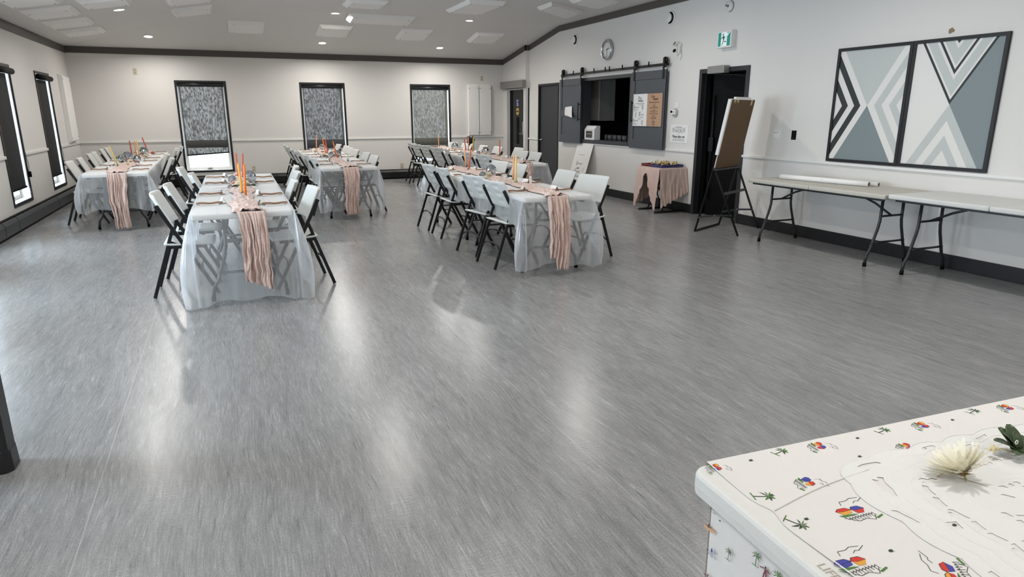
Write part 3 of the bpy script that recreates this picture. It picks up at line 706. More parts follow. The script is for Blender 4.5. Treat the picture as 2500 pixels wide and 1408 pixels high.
# leaning welcome board
lb = thing('welcome_board', 'white lettered board leaning on the wall under the hatch', 'sign', (6.26, 11.575, 0))
A_, B_ = Vector((6.225, 0, 0)), Vector((6.498, 0, 0.915))
nrm = Vector((B_.z - A_.z, 0, -(B_.x - A_.x))).normalized() * -1
def lbp(a, b, dd=0.0):      # a: from left edge to right (m), b: up the board
    q = A_ + (B_ - A_) * (b / .955) + nrm * dd; return (q.x, 11.888 - a, q.z)
mb = MB(); mb.hexa([lbp(0, 0), lbp(.625, 0), lbp(.625, .955), lbp(0, .955)], [lbp(0, 0, .006), lbp(.625, 0, .006), lbp(.625, .955, .006), lbp(0, .955, .006)]); wpart(mb, 'board', M_paper, lb)
lm_ = lambda a, b: lbp(a, b, .0068)
def lscr(a, b, w, hh, n, seed, r=.0024):
    pts = [(-(y - 11.888), z) for y, z in script_word(11.888 - a, b, w, hh, n, seed)]
    return scrawl(lb, M_ink, pts, r, mapf=lm_)
lscr(.17, .56, .24, .07, 4, 61); lscr(.17, .40, .22, .07, 4, 62); lscr(.12, .31, .28, .07, 5, 63)
mb = MB()
for k in range(7): mb.hexa([lbp(.17 + .035 * k, .73, .0062), lbp(.19 + .035 * k, .73, .0062), lbp(.19 + .035 * k, .745, .0062), lbp(.17 + .035 * k, .745, .0062)], [lbp(.17 + .035 * k, .73, .007), lbp(.19 + .035 * k, .73, .007), lbp(.19 + .035 * k, .745, .007), lbp(.17 + .035 * k, .745, .007)])
wpart(mb, 'print_line', mat('pale_ink', (176, 174, 172), .7), lb)
mt_ = Matrix.Identity(4)
xd = Vector((0, -1, 0)); yd = (B_ - A_).normalized(); zd = xd.cross(yd)
q_ = lbp(.27, .475, .0068)
for i in range(3): mt_[i][0] = xd[i]; mt_[i][1] = yd[i]; mt_[i][2] = zd[i]
mt_.translation = q_
wtxt('and', .06, M_ink, lb, mt_, shear=.3, bold=.001)
q = random.Random(5)
for nm, cc, cnt in (('blue_flower', (92, 98, 170), 9), ('yellow_flower', (190, 166, 96), 9), ('stem_drawing', (88, 92, 88), 14)):
    mb = MB()
    for k in range(cnt):
        a, b = q.uniform(.42, .60) - .0, q.uniform(.04, .22)
        if nm == 'stem_drawing':
            b0 = q.uniform(.15, .42); a = q.uniform(.5, .61); mb.tube([lbp(a, b0, .0066), lbp(a - .02, b0 + .04, .0066), lbp(a + .015, b0 + .08, .0066)], .0022, 5)
        else:
            mb.face([lbp(a + .014 * math.cos(t * PI / 3) * (1 + .3 * (t % 2)), b + .016 * math.sin(t * PI / 3), .0068) for t in range(6)])
    wpart(mb, nm, mat(nm, cc, .7), lb)
mb = MB()
for k in range(5): mb.tube([lbp(.05 + .01 * k, .30 + .02 * k, .0066), lbp(.065 + .008 * k, .34 + .014 * k, .0066)], .0022, 5)
wpart(mb, 'stem_drawing', M_inkg, lb)

# ------------------------------------------------------------------ wall fittings (right wall)
RX = Matrix.Rotation(-PI / 2, 4, 'Y')       # lathe axis z -> -x
for yy, zz, lab in ((12.128, 2.885, 'round white wall speaker above the closet side of clock'), (9.045, 2.915, 'larger looking round white wall speaker near the exit sign')):
    r = thing('wall_speaker', lab, 'speaker', (XR, yy, zz))
    MB().lathe([(0, 0), (.105, 0), (.105, .012), (.092, .022), (.0, .022)], 32, M=RX.to_3x3()).obj('flange', M_white, r)
    MB().lathe([(.055, .0215), (.085, .0215), (.085, .026), (.055, .026), (.055, .0215)], 32, M=RX.to_3x3()).obj('gap_ring', M_jet, r)
    MB().lathe([(.030, .022), (.068, .05), (.072, .053), (.066, .058), (0, .062)], 32, M=RX.to_3x3()).obj('dome', M_white, r)
ck = thing('wall_clock', 'round chrome-rimmed wall clock above the serving hatch', 'clock', (XR, 10.873, 2.60))
MB().lathe([(0, 0), (.165, 0), (.178, .02), (.178, .05), (.168, .062), (.155, .055), (.15, .04)], 44, M=RX.to_3x3()).obj('rim', M_chrome, ck)
MB().lathe([(0, .03), (.153, .03), (.153, .036), (0, .036)], 44, M=RX.to_3x3()).obj('dial', M_paper, ck)
mb = MB()
for k in range(12):
    a = k * PI / 6; c_, s_ = math.cos(a), math.sin(a); mb.bar((-.0372, -s_ * .122, c_ * .122), (-.0372, -s_ * .142, c_ * .142), .008 if k % 3 else .014, .001, upv=(1, 0, 0))
mb.obj('hour_marks', M_ink, ck)
for nm, a, ln, w in (('hour_hand', math.radians(72), .085, .012), ('minute_hand', math.radians(178), .125, .008)):
    MB().bar((-.039, math.sin(a) * .02, -math.cos(a) * .02), (-.039, -math.sin(a) * ln, math.cos(a) * ln), w, .001, upv=(1, 0, 0)).obj(nm, M_jet, ck)
# exit sign
ex = thing('exit_sign', 'lit green running-man exit sign above the open black door', 'exit sign', (XR, 7.69, 2.365))
wpart(MB().box(XR - .085, XR, 7.552, 7.838, 2.366, 2.585), 'housing', M_white, ex, bevel=.006)
M_eg = mat('exit_green', (24, 140, 125), .4, emit=((22, 138, 122), .18)); M_ew = mat('exit_white', (240, 250, 248), .4, emit=((235, 248, 246), .12)); M_ed = mat('exit_dark', (14, 92, 84), .4)
xs = XR - .0858
wpart(MB().box(xs, XR - .084, 7.575, 7.815, 2.388, 2.565), 'green_face', M_eg, ex)
mb = MB(); mb.face(wl([(7.758, 2.388), (7.638, 2.388), (7.638, 2.51), (7.615, 2.53), (7.58, 2.562), (7.60, 2.565), (7.63, 2.545), (7.64, 2.565), (7.758, 2.565)], xs - .0005)); wpart(mb, 'doorway_symbol', M_ew, ex)
mb = MB(); x2 = xs - .001
mb.face([(x2, 7.718 + .011 * math.cos(2 * PI * k / 12), 2.535 + .013 * math.sin(2 * PI * k / 12)) for k in range(12)])
for pl in ([(7.722, 2.515), (7.692, 2.517), (7.690, 2.47), (7.710, 2.462)], [(7.722, 2.515), (7.755, 2.487), (7.750, 2.480), (7.712, 2.50)], [(7.70, 2.517), (7.672, 2.50), (7.676, 2.493), (7.70, 2.505)],
           [(7.712, 2.468), (7.738, 2.40), (7.728, 2.398), (7.698, 2.462)], [(7.705, 2.468), (7.675, 2.448), (7.678, 2.438), (7.690, 2.455)], [(7.690, 2.449), (7.648, 2.449), (7.648, 2.438), (7.690, 2.438)]):
    mb.face(wl(pl, x2))
wpart(mb, 'running_figure', M_ed, ex)
# round alarm
al = thing('fire_alarm', 'round white alarm disc high on the wall above exit sign', 'alarm', (XR, 7.72, 2.904))
MB().lathe([(0, 0), (.066, 0), (.07, .012), (.066, .038), (.0, .042)], 30, M=RX.to_3x3()).obj('body', M_white, al)
MB().lathe([(.0, .0405), (.018, .043), (0, .046)], 16, M=RX.to_3x3()).obj('grille', M_inkg, al)
MB().box(-.048, -.040, .03, .04, .0, .022).obj('indicator', M_jet, al)
MB().lathe([(0, 0), (.074, 0), (.074, .006), (0, .006)], 30, M=RX.to_3x3()).obj('mount_plate', mat('plate_grey', (120, 118, 114), .6), al)
# emergency lights
em = thing('emergency_light', 'twin-head emergency lamp on the wall right of the clock', 'emergency lamp', (XR, 8.75, 2.40))
wpart(MB().tube([(XR, 8.74, 2.50), (XR - .05, 8.74, 2.50)], .022, 12).tube([(XR - .05, 8.74, 2.52), (XR - .05, 8.735, 2.36)], .014, 10).prism([(8.765, 2.37), (8.70, 2.37), (8.735, 2.28)], lambda a, b: (XR, a, b), lambda a, b: (XR - .03, a, b)), 'bracket', M_white, em)
for zz, dk in ((2.505, False), (2.405, True)):
    mb = MB(); D = Matrix.Translation((XR - .07, 8.80, zz)) @ Matrix.Rotation(math.radians(35 if dk else -10), 4, 'X') @ Matrix.Rotation(math.radians(-62), 4, 'Y')
    mb.T = D; mb.lathe([(0, -.016), (.018, -.014), (.033, .016), (.035, .028), (.030, .028)], 22)
    hd = wpart(mb, 'lamp_head', M_white, em)
    mb = MB(); mb.T = D; mb.lathe([(0, .022), (.030, .022), (.029, .029), (0, .030)], 22); wpart(mb, 'lens', M_jet if dk else M_glassy, hd, top=em)
# thermostat, plates
th = thing('thermostat', 'white thermostat with small display above the favours card', 'thermostat', (XR, 8.79, 1.44))
wpart(MB().box(XR - .008, XR, 8.722, 8.818, 1.582, 1.66), 'upper_plate', M_white, th, bevel=.003)
mb = MB(); mb.prism([(8.79 + .062 * math.cos(2 * PI * k / 28), 1.505 + .066 * math.sin(2 * PI * k / 28)) for k in range(28)], lambda a, b: (XR, a, b), lambda a, b: (XR - .02, a, b)); wpart(mb, 'round_back', mat('thermo_grey', (170, 170, 166), .5), th)
wpart(MB().box(XR - .045, XR - .015, 8.755, 8.875, 1.475, 1.548), 'body', M_white, th, bevel=.01)
wpart(MB().box(XR - .0465, XR - .045, 8.82, 8.868, 1.503, 1.537), 'display', M_jet, th)
wpart(MB().box(XR - .048, XR - .045, 8.775, 8.80, 1.50, 1.51).box(XR - .048, XR - .045, 8.775, 8.80, 1.52, 1.53), 'button', M_inkg, th)
sw = thing('light_switch', 'white double switch plate on the wall beside the easel', 'switch', (XR, 6.652, 1.18))
wpart(MB().box(XR - .007, XR, 6.592, 6.712, 1.178, 1.294), 'plate', M_white, sw, bevel=.003)
for yy in (6.632, 6.675): wpart(MB().box(XR - .012, XR - .006, yy - .012, yy + .012, 1.205, 1.265), 'rocker', M_paper, sw, bevel=.002); wpart(MB().box(XR - .0125, XR - .0118, yy - .01, yy + .01, 1.252, 1.262), 'slot', M_inkg, sw)
sw = thing('wall_plate', 'black blank plate on the wall left of the mural', 'wall plate', (XR, 6.365, 1.18))
wpart(MB().box(XR - .006, XR, 6.328, 6.402, 1.178, 1.29), 'plate', M_jet, sw, bevel=.002)
for zz in (1.195, 1.275): wpart(MB().tube([(XR - .006, 6.365, zz), (XR - .0075, 6.365, zz)], .004, 8), 'screw', M_steel, sw)
# paint chips / marks on the wall
mb = MB(); q = random.Random(3)
mb.face([(XR - .001, 4.555 + .032 * math.cos(k * PI / 5) * q.uniform(.7, 1.2), 2.262 + .028 * math.sin(k * PI / 5) * q.uniform(.7, 1.2)) for k in range(10)])
o = mb.obj('paint_chip', mat('chip_brown', (140, 120, 96), .8)); tag(o, 'brown paint chip on the wall just above the mural', 'paint chip')
# outlets and covers on the far wall
for x, z, lab in ((-1.503, 2.313, 'ivory outlet cover high on the end wall near the corner'), (5.869, 2.31, 'ivory cover plate above the twin wall panels'), (0.526, 0.338, 'ivory wall outlet low beside the window with bright gap'), (3.817, 0.305, 'ivory wall outlet low between two end wall windows')):
    o = thing('wall_outlet', lab, 'outlet', (x, YF, z))
    MB().box(-.037, .037, -.007, 0, -.06, .06).obj('plate', M_ivory, o, bevel=.003)
    for zz in (-.024, .024): MB().tube([(0, -.007, zz), (0, -.010, zz)], .016, 14).obj('socket', mat('socket_ivory', (176, 168, 146), .5), o)

# ------------------------------------------------------------------ acoustic panels
def bevel_panel(corners, nrm, t, inset, label, screws=True, bev=True):
    """corners (world, ring order) on the surface, nrm pointing into the room"""
    c = [Vector(q) for q in corners]; ctr = sum(c, Vector()) / 4; n = Vector(nrm).normalized()
    r = thing('acoustic_panel', label, 'acoustic panel', ctr, 0)
    def ins(d): return [q + (ctr - q).normalized() * d for q in c]
    i2 = [q + n * t for q in ins(inset)]
    mb = MB(); mb.hexa(c, [q + n * t * .25 for q in c]); mb.hexa([q + n * t * .25 for q in c], i2)
    wpart(mb, 'body', M_panel, r)
    for q in ins(inset + .06):
        p0 = q + n * (t - .001); wpart(MB().tube([p0, p0 + n * .003], .010, 8), 'screw', M_hole, r)
    return r
M_panel = mat('panel_white', (238, 236, 233), 0.75, bump=.04, bscale=200)
def ceil_panel(cx, cy, w, d, label, rot=0, t=.06, inset=.075):
    M = ceil_M(cx, cy); R = Matrix.Rotation(rot, 4, 'Z')
    cs = [M @ R @ Vector((a * w / 2, b * d / 2, 0)) for a, b in ((-1, -1), (1, -1), (1, 1), (-1, 1))]
    return bevel_panel(cs, M.to_3x3() @ Vector((0, 0, 1)), t, inset, label)
for k, yy in enumerate((13.70, 12.53, 11.36, 10.2)):
    ceil_panel(-2.005, yy, .61, .69, ['white ceiling panel of the window-wall row, nearest the room corner', 'white ceiling panel of the window-wall row, second from the corner', 'white ceiling panel of the window-wall row, third from the corner', 'white ceiling panel of the window-wall row, cut by the picture top'][k])
ceil_panel(-.27, 12.72, .62, .70, 'white ceiling panel tilted between the two ceiling lights by windows'); ceil_panel(-.27, 11.45, .62, .68, 'white ceiling panel at picture top behind the tilted one')
ceil_panel(-1.29, 10.95, .62, .62, 'white ceiling panel at picture top beside the round light')
for x0, x1, lab in ((.27, .888, 'white ceiling panel above the first end wall window'), (1.85, 2.468, 'white ceiling panel just behind a ceiling light, middle of slope'), (3.43, 4.036, 'white ceiling panel of the slope between two round lights'), (4.95, 5.61, 'white ceiling panel of the slope nearest the door wall')):
    ceil_panel((x0 + x1) / 2, 13.83, .62, .66, lab)
bevel_panel([(2.26, 13.06, 3.165), (3.46, 13.06, 3.165), (3.46, 12.64, 3.222), (2.26, 12.64, 3.222)], (0, -.15, -1), .075, .07, 'long white ceiling panel lit on one end by a round light')
ceil_panel(2.30, 11.42, .62, .62, 'white ceiling panel at picture top above the long panel'); ceil_panel(4.04, 11.05, .62, 1.2, 'white ceiling panel with one bright edge at picture top')
bevel_panel([(5.05, 10.78, HZ), (6.02, 11.58, HZ), (5.97, 10.82, HZ), (5.03, 10.2, HZ)], (0, 0, -1), .05, .06, 'skewed white ceiling panel close to the door wall')
bevel_panel([(5.22, 9.95, HZ), (5.955, 10.36, HZ), (5.99, 9.70, HZ), (5.2, 9.3, HZ)], (0, 0, -1), .05, .06, 'skewed white ceiling panel touching the picture top by crown')
for xa, xb, lab in ((5.50, 5.775, 'white upright wall panel of the pair, on the window side'), (5.79, 6.09, 'white upright wall panel of the pair, on the restroom side')):
    bevel_panel([(xa, YF, .955), (xb, YF, .955), (xb, YF, 2.17), (xa, YF, 2.17)], (0, -1, 0), .06, .035, lab)
bevel_panel([(XL, 14.62, .975), (XL, 15.26, .99), (XL, 15.26, 2.18), (XL, 14.62, 2.19)], (1, 0, 0), .075, .035, 'white upright wall panel beside the last side window')

# ------------------------------------------------------------------ recessed ceiling lights
M_lens = mat('pot_lens', (255, 250, 242), .4, emit=((255, 248, 238), 22.0))
def pot(x, y, label, seen=True):
    M = ceil_M(x, y)
    r = thing('ceiling_light', label, 'ceiling light', (0, 0, 0)); r.matrix_basis = M
    MB().lathe([(.070, 0), (.098, 0), (.094, .006), (.070, .008), (.070, 0)], 32).obj('trim_ring', M_white, r)
    MB().lathe([(0, .002), (.071, .002), (.068, .005), (0, .006)], 32).obj('lens', M_lens, r)
    d = bpy.data.lights.new('pot_lamp', 'AREA'); d.shape = 'DISK'; d.size = .13; d.energy = POT_W; d.color = (1.0, .97, .92); d.spread = math.radians(165)
    o = bpy.data.objects.new('pot_lamp', d); COL.objects.link(o); o.parent = r
    o.matrix_basis = Matrix.Translation((0, 0, .012)) @ Matrix.Rotation(PI, 4, 'X')
    return r
pot(-1.12, 14.77, 'round ceiling light nearest the far window corner'); pot(-1.24, 11.91, 'round ceiling light between the ceiling panels by the windows')
pot(2.05, 14.76, 'round ceiling light in front of the middle slope panel'); pot(2.04, 12.80, 'round ceiling light beside the end of the long panel')
pot(4.57, 14.79, 'round ceiling light on the far slope nearest the door wall'); pot(4.56, 12.79, 'round ceiling light higher up, nearest the door wall')
k = 0
for row in (((-1.3, 9.5), (1.76, 8.35), (4.69, 8.32)), ((-1.2, 5.2), (1.75, 4.6), (4.65, 4.6)), ((-1.2, 1.4), (1.75, 1.2), (4.65, 1.2)), ((-1.2, -1.8), (1.75, -1.8), (4.65, -1.8))):
    for xx, yy in row:
        k += 1; pot(xx, yy, 'round ceiling light of the rows overhead, out of the picture')['group'] = 'ceiling lights overhead'

# ------------------------------------------------------------------ mural panels
M_mw = mat('mural_white', (226, 224, 220), .6); M_ml = mat('mural_light_grey', (192, 196, 194), .6); M_mg = mat('mural_slate', (128, 138, 141), .6); M_mk = mat('mural_ink', (44, 50, 51), .6); M_mf = mat('mural_frame', (22, 21, 22), .45)
def mural(ya, yb, za, zb, label, draw):
    r = thing('mural_panel', label, 'mural', (XR, (ya + yb) / 2, za))
    f = .033
    wpart(MB().box(XR - .03, XR, ya, ya + f, za, zb).box(XR - .03, XR, yb - f, yb, za, zb).box(XR - .03, XR, ya + f, yb - f, za, za + f).box(XR - .03, XR, ya + f, yb - f, zb - f, zb), 'panel_frame', M_mf, r, bevel=.002)
    wpart(MB().box(XR - .016, XR, ya + f, yb - f, za + f, zb - f), 'board', M_mw, r)
    cy, cz, a, b = (ya + yb) / 2, (za + zb) / 2, (yb - ya) / 2 - f, (zb - za) / 2 - f
    lay = {}
    def clip(poly):      # clip to the unit square
        for ax, sg in ((0, 1), (0, -1), (1, 1), (1, -1)):
            out = []
            for i in range(len(poly)):
                p, q = poly[i], poly[(i + 1) % len(poly)]
                ip, iq = sg * p[ax] <= 1, sg * q[ax] <= 1
                if ip: out.append(p)
                if ip != iq:
                    t = (sg - p[ax]) / (q[ax] - p[ax]); out.append((p[0] + t * (q[0] - p[0]), p[1] + t * (q[1] - p[1])))
            poly = out
            if not poly: return []
        return poly
    def put(key, poly):
        poly = clip(poly)
        if len(poly) < 3: return
        mb = lay.setdefault(key, MB())
        mb.face([(XR - .0166, cy - u * a, cz + v * b) for u, v in poly])
    draw(put)
    for key, mb in lay.items(): wpart(mb, 'painted_shape', {'l': M_ml, 'g': M_mg, 'k': M_mk}[key], r)
K = 1 / .86
def draw_left(put):
    put('l', [(0, 0), (3, 3 * K), (-3, 3 * K)]); put('g', [(0, 0), (-3, -3 * K), (3, -3 * K)])
    for key, s, t0, t1 in (('k', -1, .20, .39), ('k', -1, .585, .775), ('l', 1, .205, .42), ('l', 1, .63, .835)):
        for w in (1, -1): put(key, [(s * t0, 0), (s * (t0 + 2), w * 2 * K), (s * (t1 + 2), w * 2 * K), (s * t1, 0)])
def draw_right(put):
    put('g', [(0, 0), (3, 3 * K), (3, -3 * K)])
    for key, t0, t1 in (('k', 0, .075), ('l', .135, .39), ('k', .475, .55), ('l', .615, .87), ('k', .95, 1.05)):
        for w in (1, -1): put(key, [(0, t0), (w * 3, t0 + 3 * K), (w * 3, t1 + 3 * K), (0, t1)])
    for t0, t1 in ((0, .26), (.50, .74)):
        for w in (1, -1): put('l', [(0, -t0), (w * 3, -t0 - 3 * K), (w * 3, -t1 - 3 * K), (0, -t1)])
mural(4.907, 5.818, .955, 2.199, 'framed mural panel with dark sideways chevrons, next to the black plate', draw_left)
mural(3.99, 4.903, .957, 2.199, 'framed mural panel with dark downward V stripes over slate triangle', draw_right)

# ------------------------------------------------------------------ easel
ez = thing('easel', 'folding black easel seen from behind in front of the open door', 'easel', (6.0, 6.85, 0))
A1, A2, B1, B2 = Vector((5.54, 6.91, 0.012)), Vector((6.19, 7.22, .012)), Vector((5.83, 6.43, .0)), Vector((6.49, 6.79, 0))
P1, P2 = Vector((5.645, 6.755, .825)), Vector((6.285, 7.05, .825))
T1, T2 = Vector((5.705, 6.62, 1.66)), Vector((6.345, 6.915, 1.66))
wd = (P2 - P1).normalized()
for a, b in ((A1, P1), (A2, P2)): wpart(MB().bar(a, b, .026, .012, upv=(0, 1, 0)), 'front_leg', M_tube, ez)
for a, b in ((B1, P1), (B2, P2)): wpart(MB().bar(a, b + (b - a) * .02, .024, .014, upv=(0, 1, 0)), 'rear_leg', M_tube, ez)
wpart(MB().bar(A1, A2, .026, .024), 'foot_bar', M_tube, ez)
mid = lambda a, b, t: a + (b - a) * t
wpart(MB().bar(mid(B1, P1, .62), mid(B2, P2, .62), .008, .035), 'cross_bar', M_tube, ez)
for a, pa, b, pb in ((A1, P1, B1, P1), (A2, P2, B2, P2)):
    q0, q1 = mid(a, pa, .22), mid(b, pb, .30)
    wpart(MB().bar(q0, (q0 + q1) / 2 + Vector((0, 0, .015)), .012, .022).bar((q0 + q1) / 2 + Vector((0, 0, .015)), q1, .012, .022), 'folding_brace', M_tube, ez)
    mb = MB()
    for q in (q0, q1, (q0 + q1) / 2 + Vector((0, 0, .015)), pa): mb.sphere(q, .011, 8, 6)
    wpart(mb, 'rivet', M_steel, ez)
wpart(MB().bar(P1 + Vector((0, -.03, -.015)), P2 + Vector((0, -.03, -.015)), .05, .02), 'ledge', M_tube, ez)
bd = thing('presentation_board', 'brown hardboard back of a white board standing on the easel', 'board', P1)
nb = (T1 - P1).cross(wd).normalized()      # towards the viewpoint side
if nb.y > 0: nb = -nb
up_b = (T1 - P1)
def bq(u, v, dd): return P1 + (P2 - P1) * u + up_b * v + nb * dd
mb = MB(); mb.hexa([bq(.02, 0, .006), bq(1, 0, .006), bq(1, 1, .006), bq(.02, 1, .006)], [bq(.02, 0, .012), bq(1, 0, .012), bq(1, 1, .012), bq(.02, 1, .012)]); wpart(mb, 'hardboard_back', M_hard, bd)
mb = MB(); mb.hexa([bq(.0, .0, -.002), bq(1.0, 0, -.002), bq(1.0, 1.01, -.002), bq(.0, 1.01, -.002)], [bq(0, 0, .006), bq(1, 0, .006), bq(1, 1.01, .006), bq(0, 1.01, .006)]); wpart(mb, 'white_sheet', M_paper, bd)
mb = MB(); mb.hexa([bq(-.035, .20, -.02), bq(.015, .20, -.02), bq(.015, 1.005, -.02), bq(-.035, 1.005, -.02)], [bq(-.035, .20, .018), bq(.015, .20, .018), bq(.015, 1.005, .018), bq(-.035, 1.005, .018)]); wpart(mb, 'white_edge', M_paper, bd, bevel=.004)
mb = MB(); mb.hexa([bq(.18, 1.0, -.02), bq(.80, 1.0, -.02), bq(.80, 1.035, -.02), bq(.18, 1.035, -.02)], [bq(.18, 1.0, .012), bq(.80, 1.0, .012), bq(.80, 1.035, .012), bq(.18, 1.035, .012)]); wpart(mb, 'white_edge', M_paper, bd)
q = random.Random(4)
for u0 in (.12, .24, .83):
    mb = MB()
    for k in range(3):
        u = u0 + k * .025; v1 = 1 - q.uniform(.03, .09); mb.hexa([bq(u, v1, .012), bq(u + .015, v1 + .01, .012), bq(u + .02, 1, .012), bq(u, 1, .012)], [bq(u, v1, .014), bq(u + .015, v1 + .01, .014), bq(u + .02, 1, .014), bq(u, 1, .014)])
    wpart(mb, 'torn_tape', mat('tape', (206, 190, 150), .7), bd)

# ------------------------------------------------------------------ folding tables
def table_leg_frame(root, x, y, top, foot=.29, s=1):
    """wishbone leg pair at position y along the table, x centred; both legs joined by bars"""
    for sx in (-1, 1):
        pts = [(x + sx * .15, y, top - .045), (x + sx * .155, y, .45), (x + sx * .17, y, .38), (x + sx * (foot - .05), y, .17), (x + sx * (foot - .01), y, .11), (x + sx * foot, y, .018)]
        lg = MB().tube(pts, .0145, 10).obj('leg', M_leg, root)
        MB().tube([(x + sx * foot, y, .0), (x + sx * foot, y, .04)], .0185, 12).obj('rubber_foot', M_jet, lg)
    MB().tube([(x - .155, y, .50), (x + .155, y, .50)], .011, 8).obj('cross_bar', M_leg, root)
    MB().tube([(x - .235, y, .235), (x + .235, y, .235)], .011, 8).obj('cross_bar', M_leg, root)
    MB().tube([(x, y, .50), (x, y + s * .20, .60), (x, y + s * .48, top - .05)], .0115, 8).obj('brace', M_leg, root)
def folding_table(loc, rz, label, L, W, mtop, top=.745, group=None, th=.044, seam=True):
    r = thing('folding_table', label, 'table', loc, rz, group)
    for k, (ya, yb) in enumerate(((.001, L / 2 - .0015), (L / 2 + .0015, L - .001)) if seam else ((0, L),)):
        MB().box(-W / 2, W / 2, ya, yb, top - th, top).obj('tabletop', mtop, r, bevel=.012, seg=3)
    MB().bar((-W / 2 + .06, .05, top - .055), (-W / 2 + .06, L - .05, top - .055), .03, .022).bar((W / 2 - .06, .05, top - .055), (W / 2 - .06, L - .05, top - .055), .03, .022).obj('apron_rail', M_leg, r)
    table_leg_frame(r, 0, .19, top, s=1); table_leg_frame(r, 0, L - .19, top, s=-1)
    return r
folding_table((6.115, 4.40, 0), 0, 'worn beige folding table against the wall under the dark-chevron mural', 1.85, .76, M_tabletop2, top=.742)
folding_table((6.135, 2.53, 0), 0, 'whiter bare folding table by the wall, running out of the picture', 1.855, .76, M_tabletop3, top=.752)
def roll(a, b, r, label):
    A_, B_ = Vector(a), Vector(b); t = thing('paper_roll', label, 'paper roll', A_); d = (B_ - A_).normalized()
    wpart(MB().tube([A_, A_ + (B_ - A_) * .3, A_ + (B_ - A_) * .7, B_], r, 20), 'paper', mat('roll_paper', (236, 235, 233), .45, bump=.03), t)
    wpart(MB().tube([B_ - d * .004, B_ + d * .002], r * .72, 16), 'roll_end', M_inkg, t); wpart(MB().tube([B_, B_ + d * .003], r * .4, 16), 'roll_core', M_hole, t)
    for k in (.1, .5, .9): wpart(MB().tube([A_ + (B_ - A_) * k, A_ + (B_ - A_) * (k + .012)], r * 1.01, 20), 'tape_band', M_white, t)
roll((6.03, 6.02, .772), (6.22, 4.98, .772), .029, 'white paper roll lying nearer the table front edge on beige table')
roll((6.12, 6.06, .768), (6.33, 4.95, .768), .025, 'white paper roll lying behind another roll, against the wall side')

# ------------------------------------------------------------------ favours tray table with pink drape
tt = thing('tray_table', 'small folding tray table under a pink gauze drape', 'table', (6.27, 8.72, 0))
wpart(MB().box(6.03, 6.50, 8.43, 9.01, .662, .682), 'tabletop', M_black, tt, bevel=.006)
for yy in (8.50, 8.94): wpart(MB().tube([(6.02, yy, .014), (6.505, yy, .014)], .0135, 10), 'foot_bar', M_tube, tt)
for xx in (6.17, 6.37):
    wpart(MB().tube([(xx, 8.50, .02), (xx, 8.92, .662)], .0105, 8), 'leg', M_tube, tt); wpart(MB().tube([(xx + .022, 8.94, .02), (xx + .022, 8.52, .662)], .0105, 8), 'leg', M_tube, tt)
wpart(MB().tube([(6.17, 8.72, .355), (6.395, 8.72, .355)], .009, 8), 'pivot_bar', M_tube, tt)
nzr = random.Random(11)
PH = [nzr.uniform(0, 6.28) for _ in range(40)]
def fold(s, z): return .9 - 2.6 * abs(mnoise.noise((s * 16, z * 1.2, 2.2))) + .7 * mnoise.noise((s * 48, z * 4, 1.1)) if True else .5 * math.sin(s * 46 + PH[0] + 2.2 * z) + .3 * math.sin(s * 83 + PH[1] - 3 * z) + .2 * math.sin(s * 131 + PH[2] + 5 * z)
dr = thing('gauze_drape', 'dusty pink gauze draped over the favours tray table', 'drape', (6.27, 8.72, .684))
mb = MB()
X0_, X1_, Y0_, Y1_ = 6.02, 6.508, 8.42, 9.02
mb.grid(lambda u, v: (X0_ + (X1_ - X0_) * u, Y0_ + (Y1_ - Y0_) * v, .6865 + .0035 * abs(math.sin(38 * u + 5 * v)) + .003 * abs(math.sin(29 * v + 8 * u))), 36, 36)
def hang(p0, p1, n, dropf, mb, lean=.05, rows=22, cols=46, amp=.016):
    p0, p1, n = Vector(p0), Vector(p1), Vector(n)
    ln = (p1 - p0).length
    def fn(u, v):
        s = u * ln; d = dropf(u) * v
        o = lean * v + amp * v ** .6 * fold(s, v) + .004
        q = p0 + (p1 - p0) * u + n * o
        return (q.x, q.y, .688 - d)
    mb.grid(fn, cols, rows)
hang((X0_, Y1_, 0), (X0_, Y0_, 0), (-1, 0, 0), lambda u: .12 + .50 * max(0, 1 - (u / .42) ** 2) + .03 * math.sin(u * 21) if u < .56 else .14 + .50 * min(1, max(0, (u - .56) / .38)) ** .8, mb)
hang((X0_, Y0_, 0), (X1_, Y0_, 0), (0, -1, 0), lambda u: .62 - .22 * u - .03 * abs(math.sin(u * 17)), mb, lean=.06)
hang((X1_, Y1_, 0), (X0_, Y1_, 0), (0, 1, 0), lambda u: .40 + .2 * u + .03 * abs(math.sin(u * 15)), mb, lean=.04)
wpart(mb, 'gauze', M_rose, dr, solid=.003)
